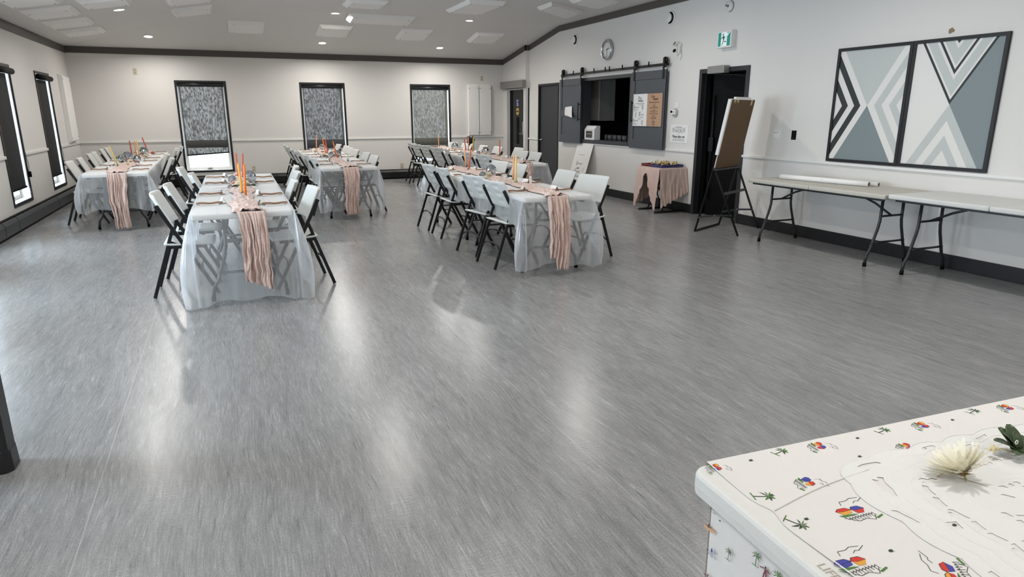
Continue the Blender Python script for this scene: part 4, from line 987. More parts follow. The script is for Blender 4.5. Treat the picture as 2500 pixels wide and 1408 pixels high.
for (ya, yb, c, nm, lab) in ((8.74, 8.98, (96, 30, 28), 'red', 'shallow dark red tray heaped with gold favours'), (8.45, 8.72, (34, 34, 78), 'navy', 'shallow navy beaded tray heaped with gold favours')):
    t = thing('favour_tray', lab, 'tray', (6.26, (ya + yb) / 2, .6935)); mt_ = mat('tray_' + nm, c, .35, bump=.4, bscale=90, var=.25, vscale=60)
    wpart(MB().box(6.06, 6.47, ya, yb, .6935, .699), 'base', mt_, t)
    wpart(MB().box(6.06, 6.07, ya, yb, .699, .735).box(6.46, 6.47, ya, yb, .699, .735).box(6.07, 6.46, ya, ya + .01, .699, .735).box(6.07, 6.46, yb - .01, yb, .699, .735), 'rim', mt_, t, bevel=.003)
    mb = MB(); q = random.Random(len(nm))
    for k in range(60): mb.sphere((6.058 - .002, ya + (yb - ya) * (k + .5) / 60 if k % 2 else ya + (yb - ya) * (k + .5) / 60, q.uniform(.70, .733)), .005, 6, 4)
    for k in range(60): mb.sphere((6.06 + .41 * (k + .5) / 60, ya - .002, q.uniform(.70, .733)), .005, 6, 4)
    wpart(mb, 'bead_edge', mat('beads_' + nm, (150, 70, 70) if nm == 'red' else (96, 92, 160), .25), t)
fv = None; q = random.Random(21)
for k in range(54):
    lay = k // 22
    y = q.uniform(8.50, 8.92); x = q.uniform(6.11, 6.42)
    z = .705 + .016 * lay + .010 * q.random() + .02 * max(0, 1 - ((y - 8.68) / .2) ** 2) * (lay > 0)
    if fv is None:
        fv = thing('favour', '', 'favour'); f_ = fv
        MB().tube([(0, -.03, 0), (0, .014, 0)], .011, 10).obj('packet', mat('favour_packet', (214, 196, 160), .3, bump=.2), fv)
        mb = MB()
        for j in range(7):
            a = 2 * PI * j / 7; mb.face([(0, .014, 0), (.016 * math.cos(a), .042, .016 * math.sin(a)), (.017 * math.cos(a + .6), .046, .017 * math.sin(a + .6))])
        mb.tube([(0, .012, 0), (0, .022, 0)], .006, 8); mb.obj('foil_twist', M_gold, fv)
    else: f_ = copy_tree(fv)
    f_.location = (x, y, z); f_.rotation_euler = (q.uniform(-.3, .9), q.uniform(-.3, .3), q.uniform(0, 6.28)); f_.scale = (1.0,) * 3
    tag(f_, 'small gold-wrapped favour in the heap on the pink-draped tray table', 'favour', 'gold favours heaped on the tray table')

# ------------------------------------------------------------------ banquet tables, cloths, runners
TB = {   # near-end centre, heading, length, width, name
    'A': ((.075, 5.59), -0.8, 3.66, .765, 'near table by the windows', 2),
    'B': ((-1.36, 10.00), 1.0, 5.35, .765, 'corner table by the heater', 3),
    'C': ((1.62, 9.74), -2.0, 5.25, .80, 'middle back table', 3),
    'D': ((2.83, 5.52), -2.2, 3.66, .70, 'near table by the hatch', 2),
    'E': ((4.20, 9.38), -3.2, 5.45, .765, 'back table by the doors', 3)}
PART = ['near end piece', 'second piece', 'far end piece']
def skirt_drop(kind):
    return {'A': (.70, .34), 'B': (.46, .30), 'C': (.60, .30), 'D': (.64, .27), 'E': (.60, .28)}[kind]
for key, (c, rz, L, W, nm, n) in TB.items():
    M = Matrix.Translation((c[0], c[1], 0)) @ Matrix.Rotation(math.radians(rz), 4, 'Z')
    seg = L / n
    for k in range(n):
        p = M @ Vector((0, seg * k + .006, 0))
        folding_table(p, math.radians(rz), 'white folding table under cloth, %s of the %s' % (PART[k] if n == 3 else ('near half' if k == 0 else 'far half'), nm), seg - .012, W - .02, M_tabletop, top=.742)
    # cloth: frosted plastic film
    tc_ = thing('tablecloth', 'frosted clear plastic tablecloth over the %s' % nm, 'tablecloth', (c[0], c[1], .742), math.radians(rz))
    De, Ds = skirt_drop(key)
    w2 = W / 2 + .003; rr = .035; ZT = .0035
    qq = random.Random(ord(key)); ph = [qq.uniform(0, 6.28) for _ in range(8)]
    mb = MB()
    mb.grid(lambda u, v: (-w2 + 2 * w2 * u, L * v, ZT + .0012 * math.sin(40 * u + 3 * v) * math.sin(23 * v * L + ph[0])), 14, int(L * 10))
    loop = []      # (x, y, nx, ny, cornerness)
    def side(p, q_, nx, ny, cnt, e0, e1):
        for i in range(cnt):
            t = i / cnt; loop.append((p[0] + (q_[0] - p[0]) * t, p[1] + (q_[1] - p[1]) * t, nx, ny))
    def corner(cx, cy, a0):
        for i in range(9):
            a = a0 + (PI / 2) * i / 9; loop.append((cx, cy, math.cos(a), math.sin(a)))
    side((-w2, 0), (w2, 0), 0, -1, 40, 0, 0); corner(w2, 0, -PI / 2)
    side((w2, 0), (w2, L), 1, 0, int(L * 26), 0, 0); corner(w2, L, 0)
    side((w2, L), (-w2, L), 0, 1, 30, 0, 0); corner(-w2, L, PI / 2)
    side((-w2, L), (-w2, 0), -1, 0, int(L * 26), 0, 0); corner(-w2, 0, PI)
    loop.append(loop[0])
    def drop(x, y, nx, ny):
        end = y < .01 or y > L - .01
        dc = min(math.hypot(x - sx * w2, y - yy) for sx in (-1, 1) for yy in (0, L))
        if end and abs(nx) < .05:
            far = y > L / 2
            d = (De if not far else .3) + .05 * math.exp(-dc / .09) + .012 * math.sin(x * 17 + ph[1])
            if key == 'D' and x > 0: d += .02
        elif abs(nx) > .95 and not (end and dc < .001 and abs(ny) > .05):
            f = math.exp(-(dc / .13) ** 1.5); d = Ds + (De - .06 - Ds) * f + .02 * math.sin(y * 7 + ph[2]) + .012 * math.sin(y * 19 + ph[3])
        else:
            near = y < L / 2
            d = (De + .03) if near else .34
        return min(d, .735)
    NR = 14
    def sk(u, v):
        i = min(int(round(u * (len(loop) - 1))), len(loop) - 1)
        x, y, nx, ny = loop[i]; d = drop(x, y, nx, ny)
        cn_ = abs(nx) > .02 and abs(ny) > .02
        dc = min(math.hypot(x - sx * w2, y - yy) for sx in (-1, 1) for yy in (0, L))
        s = x if abs(ny) > .9 else y
        fl = .010 * v + .010 * v * math.sin(s * 21 + ph[4]) + .007 * v * math.sin(s * 47 + ph[5] + 2 * v)
        fl += .10 * math.sin(PI * min(1, v * .72)) * math.exp(-dc / .07) * (1.0 if cn_ else (.25 if abs(ny) > .9 else .7)) + .03 * v * math.exp(-dc / .05) * math.sin(s * 90 + ph[6])
        if abs(nx) > .95: fl = max(fl * .9, .001)
        return (x + nx * (fl + .002), y + ny * (fl + .002), ZT - d * v)
    nl = len(loop) - 1
    mb.grid(sk, nl, NR)
    # fold creases pressed into the film
    for cx in (-.19, .19):
        mb.tube([(cx, .02 * k, ZT + .0014) for k in range(0, int(L * 50), 5)], .0011, 4)
    mb.obj('film', M_film, tc_)
    # runner
    rn = thing('table_runner', 'dusty pink gauze runner along the %s' % nm, 'table runner', (c[0], c[1], .742), math.radians(rz))
    hx = {'A': .055, 'B': .02, 'C': .0, 'D': -.02, 'E': .02}[key]
    hb = {'A': .655, 'B': .73, 'C': .69, 'D': .71, 'E': .40}[key]
    ph2 = [qq.uniform(0, 6.28) for _ in range(10)]
    mb = MB(); wr = .10
    def rtop(u, v):
        y = L * v * .985; xx = (u - .5) * 2
        w_ = wr * (1 + .18 * math.sin(y * 5 + ph2[0]) + .12 * math.sin(y * 13 + ph2[1])) * (1.25 if v < .02 else 1)
        x = hx * max(0, 1 - v * 3) + .02 * math.sin(y * 3.1 + ph2[2]) + xx * w_
        edge = 1 - abs(xx) ** 3
        z = .009 + edge * (.030 - .055 * abs(mnoise.noise((x * 16, y * 13, ord(key)))) + .022 * mnoise.noise((x * 40, y * 34, 3.3)))
        return (x, y - .012, ZT + max(z, .004))
    mb.grid(rtop, 26, int(L * 46))
    def rhang(u, v):
        xx = (u - .5) * 2; d = hb * v * (1 - (.16 * (u < .35) * v if key in 'D' else 0) - (.15 * (1 - u) * v if key == 'A' else 0)) * (1 - .03 * abs(math.sin(u * 19)) * v)
        wv = wr * (1.06 - .12 * v + .05 * math.sin(v * 5 + ph2[5]))
        x = hx + xx * wv + .010 * math.sin(v * 5 + ph2[6]) + (.03 * v if key == 'A' else .0)
        f = 1.3 - 3.2 * abs(mnoise.noise((xx * 3.6 + .35 * mnoise.noise((v * 3, xx, ord(key))), v * 1.1, ord(key) + .3))) + .8 * mnoise.noise((xx * 11, v * 3.5, ord(key)))
        x += .012 * mnoise.noise((v * 7, xx * 2, ord(key) + 5))
        return (x, -.036 - .024 * f * min(1, v * 5 + .15) - .026 * min(1, v * 2.5), ZT + .012 - d)
    mb.grid(rhang, 70, 44)
    mb.obj('gauze', M_rose, rn, solid=.003)

# ------------------------------------------------------------------ folding chairs
def make_chair():
    r = thing('folding_chair', '', 'chair')
    # side profile, y forward: back top (0,.86) ... front foot (.45,0)
    def back(u, v, off):
        x = (u - .5) * .462; z = .862 - .262 * v; yb = .008 + (.862 - z) * .46
        cv_ = .040 * (x / .231) ** 2
        return x, yb + cv_ + off, z
    mb = MB()
    def front(u, v):
        x, y, z = back(u, v, .010); rd = max(0, abs(u - .5) - .44) * .25 + max(0, .06 - v) * .2
        return (x, y - rd * .3, z + .012 * (1 - (2 * u - 1) ** 2) * (-1 if v < .01 else 0) * .6)
    def rear(u, v):
        x, y, z = back(u, v, -.020)
        dd = 0
        for cu in (.27, .73):
            for cv2 in (.20, .48, .76):
                e = ((u - cu) / .11) ** 2 + ((v - cv2) / .085) ** 2
                if e < 1: dd = max(dd, .013 * (1 - e) ** .6)
        rd = max(0, abs(u - .5) - .42) * .16 + max(0, .08 - v) * .12
        return (x, y + dd + rd + .012 * max(0, v - .85), z)
    nu, nv = 30, 22
    b0 = len(mb.v); mb.grid(front, nu, nv); b1 = len(mb.v); mb.grid(rear, nu, nv); w = nu + 1
    rim = [(i, 0) for i in range(nu)] + [(nu, j) for j in range(nv)] + [(i, nv) for i in range(nu, 0, -1)] + [(0, j) for j in range(nv, 0, -1)]
    for k in range(len(rim)):
        (i, j), (i2, j2) = rim[k], rim[(k + 1) % len(rim)]
        mb.f.append([b0 + j * w + i, b0 + j2 * w + i2, b1 + j2 * w + i2, b1 + j * w + i]); mb.mi.append(0); mb.sm.append(True)
    mb.obj('backrest', M_chairp, r)
    # seat: dished pad with a raised rear lip
    mb = MB()
    def st(u, v, t):
        x = (u - .5) * (.44 - .03 * v); y = .075 + .385 * v
        z = .462 - .012 * v - .010 * math.sin(PI * u) * math.sin(PI * min(1, v * 1.1)) + (.006 * (1 - v / .12) if v < .12 else 0)
        e = max(abs(u - .5) * 2, abs(v - .5) * 2)
        if t: z -= .026
        if e > .93: z += (-.006 if not t else .006) * (e - .93) / .07
        return (x, y, z)
    nu = nv = 14; w = nu + 1
    b0 = len(mb.v); mb.grid(lambda u, v: st(u, v, 0), nu, nv); b1 = len(mb.v); mb.grid(lambda u, v: st(u, v, 1), nu, nv)
    rim = [(i, 0) for i in range(nu)] + [(nu, j) for j in range(nv)] + [(i, nv) for i in range(nu, 0, -1)] + [(0, j) for j in range(nv, 0, -1)]
    for k in range(len(rim)):
        (i, j), (i2, j2) = rim[k], rim[(k + 1) % len(rim)]
        mb.f.append([b0 + j * w + i, b0 + j2 * w + i2, b1 + j2 * w + i2, b1 + j * w + i]); mb.mi.append(0); mb.sm.append(True)
    mb.obj('seat', M_chairp, r)
    for s in (-1, 1):
        MB().bar((s * .222, .052, .775), (s * .215, .45, .004), .020, .030, upv=(0, 1, 0)).obj('front_leg', M_tube, r, bevel=.004)
        MB().bar((s * .198, .150, .575), (s * .21, -.045, .004), .018, .028, upv=(0, 1, 0)).obj('rear_leg', M_tube, r, bevel=.004)
        MB().bar((s * .198, .115, .47), (s * .207, .225, .42), .010, .022).bar((s * .198, .10, .425), (s * .198, .40, .42), .012, .028).obj('seat_bracket', M_tube, r)
    MB().tube([(.207, -.002, .13), (.19, .016, .185), (.13, .024, .225), (0, .028, .24), (-.13, .024, .225), (-.19, .016, .185), (-.207, -.002, .13)], .008, 8).obj('rear_arch', M_tube, r)
    MB().tube([(.212, .372, .15), (.19, .352, .19), (.12, .338, .225), (0, .332, .235), (-.12, .338, .225), (-.19, .352, .19), (-.212, .372, .15)], .008, 8).obj('front_arch', M_tube, r)
    MB().tube([(-.205, .385, .423), (.205, .385, .423)], .010, 8).obj('seat_bar', M_tube, r)
    return r
CH = {'AL': [(-.62, 6.27, -1), (-.57, 6.97, -1), (-.41, 8.13, 0), (-.57, 9.08, -3)], 'AR': [(.735, 6.2, 4), (.63, 6.90, -1), (.76, 7.95, 1), (.83, 8.80, -3)],
      'BL': [(-2.06, 10.94, 0), (-2.06, 11.70, 3), (-2.12, 12.9, 2), (-2.15, 13.5, 2), (-2.17, 14.5, 2), (-2.17, 15.1, 0)], 'BR': [(-.71, 11.12, 7), (-.84, 12.2, 8), (-.80, 13.6, 8), (-.82, 14.3, 6), (-.78, 15.05, 6)],
      'CL': [(1.16, 10.5, 2), (1.15, 11.25, 0), (1.11, 12.4, 1), (1.10, 13.05, 3), (1.11, 14.1, 1), (1.12, 14.8, 0)], 'CR': [(2.19, 10.55, 3), (2.22, 11.35, 2), (2.23, 12.4, 3), (2.26, 13.1, 0), (2.32, 13.9, 4), (2.28, 14.7, 2)],
      'DL': [(2.36, 6.13, 5), (2.37, 6.76, 11), (2.38, 7.92, -1), (2.375, 8.53, 4)], 'DR': [(3.635, 6.2, 13), (3.65, 6.84, -1), (3.555, 7.95, -2), (3.52, 8.56, 6)],
      'EL': [(3.76, 10.15, 9), (3.77, 10.96, 2), (3.75, 12.02, -12), (3.72, 12.62, 12), (3.76, 13.58, 10), (3.72, 14.12, 10), (3.80, 14.75, 8)],
      'ER': [(4.88, 10.3, -2), (4.86, 10.88, 8), (5.22, 11.78, -1), (5.03, 12.38, -1), (4.95, 12.98, -1), (4.95, 14.02, 10), (4.84, 14.62, 4)]}
ORD = ['first', 'second', 'third', 'fourth', 'fifth', 'sixth', 'seventh']
ch0 = make_chair(); first = True
for key, lst in CH.items():
    sgn = 1 if key[1] == 'L' else -1
    for k, (x, y, th) in enumerate(lst):
        o = ch0 if first else copy_tree(ch0); first = False
        f = math.radians(th) + (0 if sgn > 0 else PI)      # facing direction
        o.location = (x, y, 0); o.rotation_euler = (0, 0, f - PI / 2)
        sd = 'window' if sgn > 0 else 'door'
        tag(o, 'grey folding chair, %s from near end, %s side of %s' % (ORD[k], sd, TB[key[0]][4]), 'chair', 'folding chairs at the banquet tables')
# dark cloth hung over one chair of the back table
jk = thing('black_cloth', 'ragged black garment hanging behind the back table by the doors', 'garment', (4.99, 14.02, .5))
q = random.Random(9); pj = [q.uniform(0, 6.28) for _ in range(6)]
mb = MB()
mb.grid(lambda u, v: (4.975 + .035 * math.sin(u * 7 + pj[0]) + .02 * math.sin(v * 5 + u * 9), 13.86 + .34 * u * (1 - .18 * math.sin(v * 3)) + .02 * math.sin(v * 13 + pj[1]), (1.03 - .05 * math.sin(PI * u) - .03 * abs(math.sin(u * 11))) - .45 * v), 18, 14)
wpart(mb, 'cloth', M_jet, jk, solid=.02)

# ------------------------------------------------------------------ place settings
def TM(key): 
    c, rz, L, W, nm, n = TB[key]; return Matrix.Translation((c[0], c[1], .742)) @ Matrix.Rotation(math.radians(rz), 4, 'Z')
nap0 = MB().grid(lambda u, v: ((u - .5) * .205, (v - .5) * (.048 + .018 * abs(2 * u - 1)), .010 + .006 * math.sin(PI * v) + .003 * math.sin(u * 9)), 10, 6).obj('folded_napkin', M_kraft, solid=.006)
card0 = MB().box(-.075, .075, -.022, .022, 0, .0016).obj('menu_card', M_paper)
tent0 = MB().prism([(-.03, 0), (0, .052), (.03, 0), (.028, 0), (0, .049), (-.028, 0)], lambda a, b: (-.045, a, b), lambda a, b: (.045, a, b)).obj('place_card', M_paper)
SET = {'A': ([6.21, 6.96, 8.05, 8.80], [6.0, 6.72, 7.99, 8.61]), 'B': ([10.7, 11.5, 12.6, 13.3, 14.3, 15.0], [10.5, 11.26, 12.38, 13.19, 14.31, 15.09]), 'C': ([10.35, 11.1, 12.2, 12.95, 13.9, 14.6], [10.25, 10.95, 12.1, 12.85, 13.8, 14.5]),
       'D': ([6.02, 6.75, 7.9, 8.6], [5.95, 6.70, 7.85, 8.55]), 'E': ([10.0, 10.75, 11.9, 12.5, 13.4, 14.2], [9.85, 10.6, 11.8, 12.4, 13.3, 14.1])}
used = set(); q = random.Random(17)
def place(o0, key, lx, ly, z, rz, label, cat, group):
    o = o0 if o0.name not in used else o0.copy()
    if o is o0: used.add(o0.name)
    else: COL.objects.link(o)
    M = TM(key); p = M @ Vector((lx, ly, z)); o.location = p; o.rotation_euler = (0, 0, math.radians(TB[key][1]) + rz)
    tag(o, label, cat, group); return o
for key, (ls, rs) in SET.items():
    c, rz, L, W, nm, n = TB[key]
    for sd, lst, s in (('window', ls, -1), ('door', rs, 1)):
        for k, yw in enumerate(lst):
            ly = yw - c[1]
            cx = s * (W / 2 - .125)
            place(nap0, key, cx + q.uniform(-.01, .01), ly, .0055, q.uniform(-.06, .06) + (.05 if s > 0 else 0), 'brown folded napkin, %s seat, %s side of %s' % (ORD[k], sd, nm), 'napkin', 'brown napkins at the place settings')
            place(card0, key, cx + .0, ly - .062 + q.uniform(-.006, .006), .0062, q.uniform(-.05, .05), 'white menu card, %s seat, %s side of %s' % (ORD[k], sd, nm), 'card', 'menu cards at the place settings')
            place(tent0, key, s * .155 + q.uniform(-.008, .008), ly + .03 + q.uniform(-.02, .02), .0062, PI / 2 + q.uniform(-.4, .4), 'white tent place card, %s seat, %s side of %s' % (ORD[k], sd, nm), 'place card', 'place cards along the runners')
# loose white paper fans
fan0 = MB().face([(-.13, -.008, .004), (.09, -.022, .012), (.09, .026, .012)]).obj('paper_fan', M_paper, solid=.006)
for k, (key, lx, ly, r, lab) in enumerate((('A', -.20, 1.72, .1, 'white pointed paper fan, nearer of two by the greenery'), ('A', -.19, 1.98, .12, 'white pointed paper fan, farther of two by the greenery'), ('A', -.17, 3.25, .08, 'white pointed paper fan beside the rear candles, near table by windows'),
        ('D', -.20, 2.95, .35, 'white pointed paper fan by the rear candles, near table by hatch'))):
    place(fan0, key, lx, ly, .008, r, lab, 'paper fan', 'loose paper fans')

# ------------------------------------------------------------------ candles
CC = {'orange': (240, 128, 58), 'amber': (245, 172, 72), 'coral': (214, 104, 78), 'peach': (238, 172, 128), 'yellow': (232, 200, 120), 'red': (196, 84, 72)}
def candle(x, y, h, colr, tx, ty, label):
    r = thing('taper_candle', label, 'candle', (x, y, .756), 0, 'taper candles on the banquet tables')
    z0 = 0.012
    MB().lathe([(0, 0), (.026, 0), (.024, .008), (.013, .014), (.0135, .030), (.0, .030)], 16).obj('holder', M_glassy, r)
    p0 = Vector((0, 0, .010)); p1 = Vector((tx, ty, h))
    cm = candle_mat('wax_' + colr, CC[colr])
    st = MB().tube([p0, p0 + (p1 - p0) * .5, p0 + (p1 - p0) * .93, p1], .011, 12, radii=[.0115, .0105, .0095, .004]).obj('wax', cm, r)
    MB().tube([p1, p1 + (p1 - p0).normalized() * .012], .0012, 5).obj('wick', M_paper, st)
for a in ((.105, 6.72, .30, 'amber', -.012, .0, 'amber taper candle leaning beside the front orange one, near table by windows'),
          (.125, 6.50, .305, 'orange', .016, .0, 'orange taper candle at the front of the near table by windows'),
          (.110, 8.45, .305, 'coral', -.008, .0, 'coral taper candle, outer of the rear pair, near table by windows'),
          (.155, 8.40, .30, 'coral', .02, .0, 'coral taper candle, inner of rear pair, tucked by the mirror ball'),
          (-1.45, 11.1, .30, 'yellow', -.075, .0, 'yellow taper candle leaning at the near end of corner table'),
          (-1.53, 13.55, .29, 'red', -.01, 0, 'red taper candle in the cluster of three, corner table'), (-1.47, 13.6, .28, 'peach', .0, 0, 'peach taper candle in the cluster of three, corner table'),
          (-1.42, 13.5, .29, 'yellow', -.005, 0, 'yellow taper candle in the cluster of three, corner table'), (-1.40, 14.9, .30, 'red', -.07, 0, 'red leaning taper candle at far end of corner table'),
          (1.76, 14.6, .30, 'peach', .01, 0, 'peach taper candle at far end of the middle back table'), (1.72, 12.9, .30, 'orange', -.05, 0, 'orange taper candle leaning out of the middle pair, middle back table'),
          (1.755, 12.95, .29, 'coral', -.03, 0, 'coral taper candle of the middle pair, middle back table'), (1.74, 11.7, .29, 'orange', -.055, 0, 'orange taper candle near the front of middle back table'),
          (2.95, 6.90, .29, 'peach', .012, 0, 'peach taper candle of the front pair, near table by hatch'), (2.84, 6.56, .315, 'yellow', .0, 0, 'yellow taper candle of the front pair, near table by hatch'),
          (3.05, 8.8, .27, 'peach', -.015, 0, 'peach taper candle of the rear pair, near table by hatch'), (2.95, 8.40, .295, 'coral', .035, 0, 'coral taper candle leaning in the rear pair, near table by hatch'),
          (4.44, 10.98, .30, 'coral', .0, 0, 'coral taper candle standing alone, near end of back table'), (4.50, 12.95, .26, 'red', -.04, 0, 'red taper candle in the cluster of three, back table'),
          (4.56, 12.98, .28, 'peach', .0, 0, 'peach taper candle in the cluster of three, back table'), (4.57, 12.75, .29, 'yellow', .02, 0, 'yellow taper candle in the cluster of three, back table'),
          (4.46, 14.72, .27, 'peach', .0, 0, 'peach taper candle at far end of the back table')):
    candle(*a)

# ------------------------------------------------------------------ mirror balls
ball_cache = {}
def mball(x, y, rad, label):
    r = thing('mirror_ball', label, 'mirror ball', (x, y, .758 + rad * .98), 0, 'mirror balls in the centrepieces')
    r.rotation_euler = (.4, .3, x * 3)
    key = round(rad, 3)
    if key in ball_cache:
        o = bpy.data.objects.new('tiles', ball_cache[key][0]); COL.objects.link(o); o.parent = r
        o = bpy.data.objects.new('core', ball_cache[key][1]); COL.objects.link(o); o.parent = r; return r
    mb = MB(); q = random.Random(2); nv = max(9, int(rad * 190))
    for j in range(nv):
        t0, t1 = PI * (j + .06) / nv, PI * (j + .94) / nv; n = max(4, int(2 * nv * math.sin((t0 + t1) / 2)))
        for k in range(n):
            a0, a1 = 2 * PI * (k + .06) / n, 2 * PI * (k + .94) / n; j_ = Vector((q.uniform(-1, 1), q.uniform(-1, 1), q.uniform(-1, 1))) * rad * .012
            mb.face([Vector((rad * math.sin(t) * math.cos(a), rad * math.sin(t) * math.sin(a), rad * math.cos(t))) * (1 + q.uniform(-.012, .012)) for t, a in ((t0, a0), (t0, a1), (t1, a1), (t1, a0))])
    o1 = mb.obj('tiles', M_mirror, r); o2 = MB().sphere((0, 0, 0), rad * .965, 16, 10).obj('core', mat('ball_grout', (96, 98, 102), .5), r)
    ball_cache[key] = (o1.data, o2.data); return r
for x, y, rd, lab in ((.215, 7.90, .068, 'large mirror ball behind the candles, near table by windows'), (.035, 7.98, .042, 'small mirror ball beside the pink rose, near table by windows'),
      (-1.46, 12.35, .078, 'large mirror ball, mid corner table'), (-1.28, 11.85, .062, 'mirror ball on door side of cluster, corner table'), (-1.55, 12.2, .055, 'smaller mirror ball on window side of cluster, corner table'), (-1.38, 13.95, .08, 'mirror ball behind three candles, corner table'),
      (1.84, 14.3, .068, 'mirror ball at far end of middle back table'), (1.80, 12.05, .068, 'larger mirror ball near the front, middle back table'), (1.66, 11.75, .058, 'smaller mirror ball near the front, middle back table'),
      (2.98, 7.66, .068, 'large mirror ball in the floral cluster, near table by hatch'), (2.77, 7.40, .040, 'small mirror ball at edge of cluster, near table by hatch'),
      (4.46, 11.75, .07, 'mirror ball behind the white rose, back table'), (4.27, 11.60, .038, 'small mirror ball beside the white rose, back table'), (4.44, 13.5, .075, 'mirror ball behind far white flower, back table')):
    mball(x, y, rd, lab)

# ------------------------------------------------------------------ flowers and leaves
def rose(x, y, rad, mt, label, cat='flower', name='fabric_rose', zoff=0.0):
    r = thing(name, label, cat, (x, y, .757 + zoff), 0, 'loose flowers in the centrepieces'); q = random.Random(int(x * 100) + int(y * 10))
    mb = MB()
    for k in range(16):
        a = k * 2.4; t = k / 15; rr = rad * (.28 + .72 * t); hgt = rad * (1.25 - .75 * t); wd_ = rad * (.35 + .45 * t)
        ca, sa = math.cos(a), math.sin(a)
        def pet(u, v):
            w = (u - .5) * 2 * wd_ * math.sin(PI * (.15 + .75 * v)); out = rr * v ** .8 + rad * .06 * u * v; z = hgt * (v ** .6) - rad * .35 * t * v ** 3 + .12 * rad * abs(u - .5)
            return (ca * out - sa * w, sa * out + ca * w, max(z, .002))
        mb.grid(pet, 4, 4)
    mb.obj('petals', mt, r)
    mb = MB(); mb.lathe([(0, 0), (rad * .25, .0), (rad * .32, rad * .3), (0, rad * .4)], 10); mb.obj('calyx', M_leaf, r)
    return r
def sprig(x, y, n, ln, mt, label, seed, name='leaf_sprig'):
    r = thing(name, label, 'leaves', (x, y, .762), 0, 'leaf sprigs in the centrepieces'); q = random.Random(seed); mb = MB()
    MB().tube([(-ln, 0, .004), (0, .01, .016), (ln, -.01, .008)], .003, 6).obj('stem', M_leafd, r)
    for k in range(n):
        a = q.uniform(0, 6.28); b = Vector((q.uniform(-.7, .7) * ln, 0, .014)); d = Vector((math.cos(a), math.sin(a), q.uniform(.05, .5))).normalized(); L_ = q.uniform(.03, .05); s = d.cross(Vector((0, 0, 1))).normalized()
        mb.grid(lambda u, v: b + d * (L_ * v) + s * ((u - .5) * .036 * math.sin(PI * min(1, .08 + v * .92)) ** .8) + Vector((0, 0, .006 * math.sin(PI * v) + .004 * abs(u - .5))), 4, 5)
    mb.obj('leaf_blades', mt, r); return r
for a in ((.085, 7.48, .055, M_petal, 'white fabric rose under the front candles, near table by windows'), (.165, 7.62, .050, M_petal, 'white fabric rose leaning on large mirror ball, near table by windows'), (.045, 7.68, .036, M_pinkpetal, 'pink fabric rose on window side, near table by windows'),
          (.09, 8.6, .035, M_pinkpetal, 'pink fabric rose at the rear candles, near table by windows'), (.13, 6.80, .04, M_petal, 'cream fabric rose behind the front candles, near table by windows'),
          (2.86, 7.42, .058, M_petal, 'white fabric rose in the middle, near table by hatch'), (2.83, 7.56, .040, M_pinkpetal, 'pink fabric rose against the mirror ball, near table by hatch'), (2.72, 7.16, .042, M_petal, 'white fabric rose at the near edge, near table by hatch'), (2.86, 6.66, .035, M_petal, 'cream fabric rose at foot of yellow candle, near table by hatch'), (3.0, 8.55, .038, M_petal, 'cream fabric rose at the rear candles, near table by hatch'),
          (4.36, 11.48, .062, M_petal, 'white fabric rose by the coral candle, back table'), (4.35, 13.2, .06, M_petal, 'white fabric rose at the far cluster, back table'), (4.41, 11.0, .045, M_petal, 'cream fabric rose at the foot of coral candle, back table'), (4.28, 14.4, .045, M_pinkpetal, 'pink fabric rose at far end of back table'),
          (1.60, 12.3, .06, M_petal, 'cream fabric rose behind small mirror ball, middle back table'), (1.62, 13.6, .06, M_petal, 'cream fabric rose farther along the middle back table'), (1.70, 11.5, .04, M_pinkpetal, 'pink fabric rose in front, middle back table'),
          (-1.36, 11.8, .055, M_petal, 'cream fabric rose between mirror balls, corner table'), (-1.36, 11.3, .045, M_petal, 'cream fabric rose beside the leaning yellow candle, corner table'), (-1.30, 13.3, .055, M_petal, 'cream fabric rose by three candles, corner table'), (-1.27, 14.3, .05, M_pinkpetal, 'pink fabric rose at far end of corner table')):
    rose(*a)
for a in ((.035, 7.36, 12, .06, M_leaf, 'green leaf sprig on window side, near table by windows', 1), (.21, 7.40, 12, .06, M_leaf, 'green leaf sprig under large mirror ball, near table by windows', 2),
          (2.74, 7.28, 14, .06, M_leaf, 'green leaf sprig in front of roses, near table by hatch', 3), (2.98, 7.40, 12, .05, M_leafd, 'dark leaf sprig on door side of roses, near table by hatch', 4), (3.05, 7.22, 8, .05, M_leafd, 'dark leaf sprig lying apart, near table by hatch', 5),
          (4.46, 11.40, 12, .07, M_leafd, 'dark leaf sprig beside white rose, back table', 6), (4.42, 13.05, 12, .07, M_leafd, 'dark leaf sprig at far white rose, back table', 7),
          (1.58, 12.0, 14, .07, M_leafd, 'dark leaf sprig near the front, middle back table', 8), (1.74, 13.4, 10, .06, M_leafd, 'dark leaf sprig farther back, middle back table', 9),
          (-1.46, 11.85, 14, .07, M_leafd, 'dark leaf sprig between mirror balls, corner table', 10), (-1.36, 13.55, 12, .06, M_leafd, 'dark leaf sprig by three candles, corner table', 11)):
    sprig(*a)
# small table-number stands
for key, lx, yw, lab in (('D', .08, 6.42, 'clear sign stand with black foot, near table by hatch'), ('C', .15, 11.1, 'clear sign stand with black foot, middle back table'), ('E', .08, 10.55, 'clear sign stand with black foot, back table'), ('B', -.2, 11.25, 'clear sign stand with black foot, corner table')):
    p = TM(key) @ Vector((lx, yw - TB[key][0][1], .006)); r = thing('sign_stand', lab, 'sign stand', p, .5, 'table number stands')
    MB().tube([(0, 0, 0), (0, 0, .026)], .014, 12).obj('foot', M_jet, r)
    MB().box(-.016, .016, -.003, .003, .024, .11).obj('card', M_paper, r)

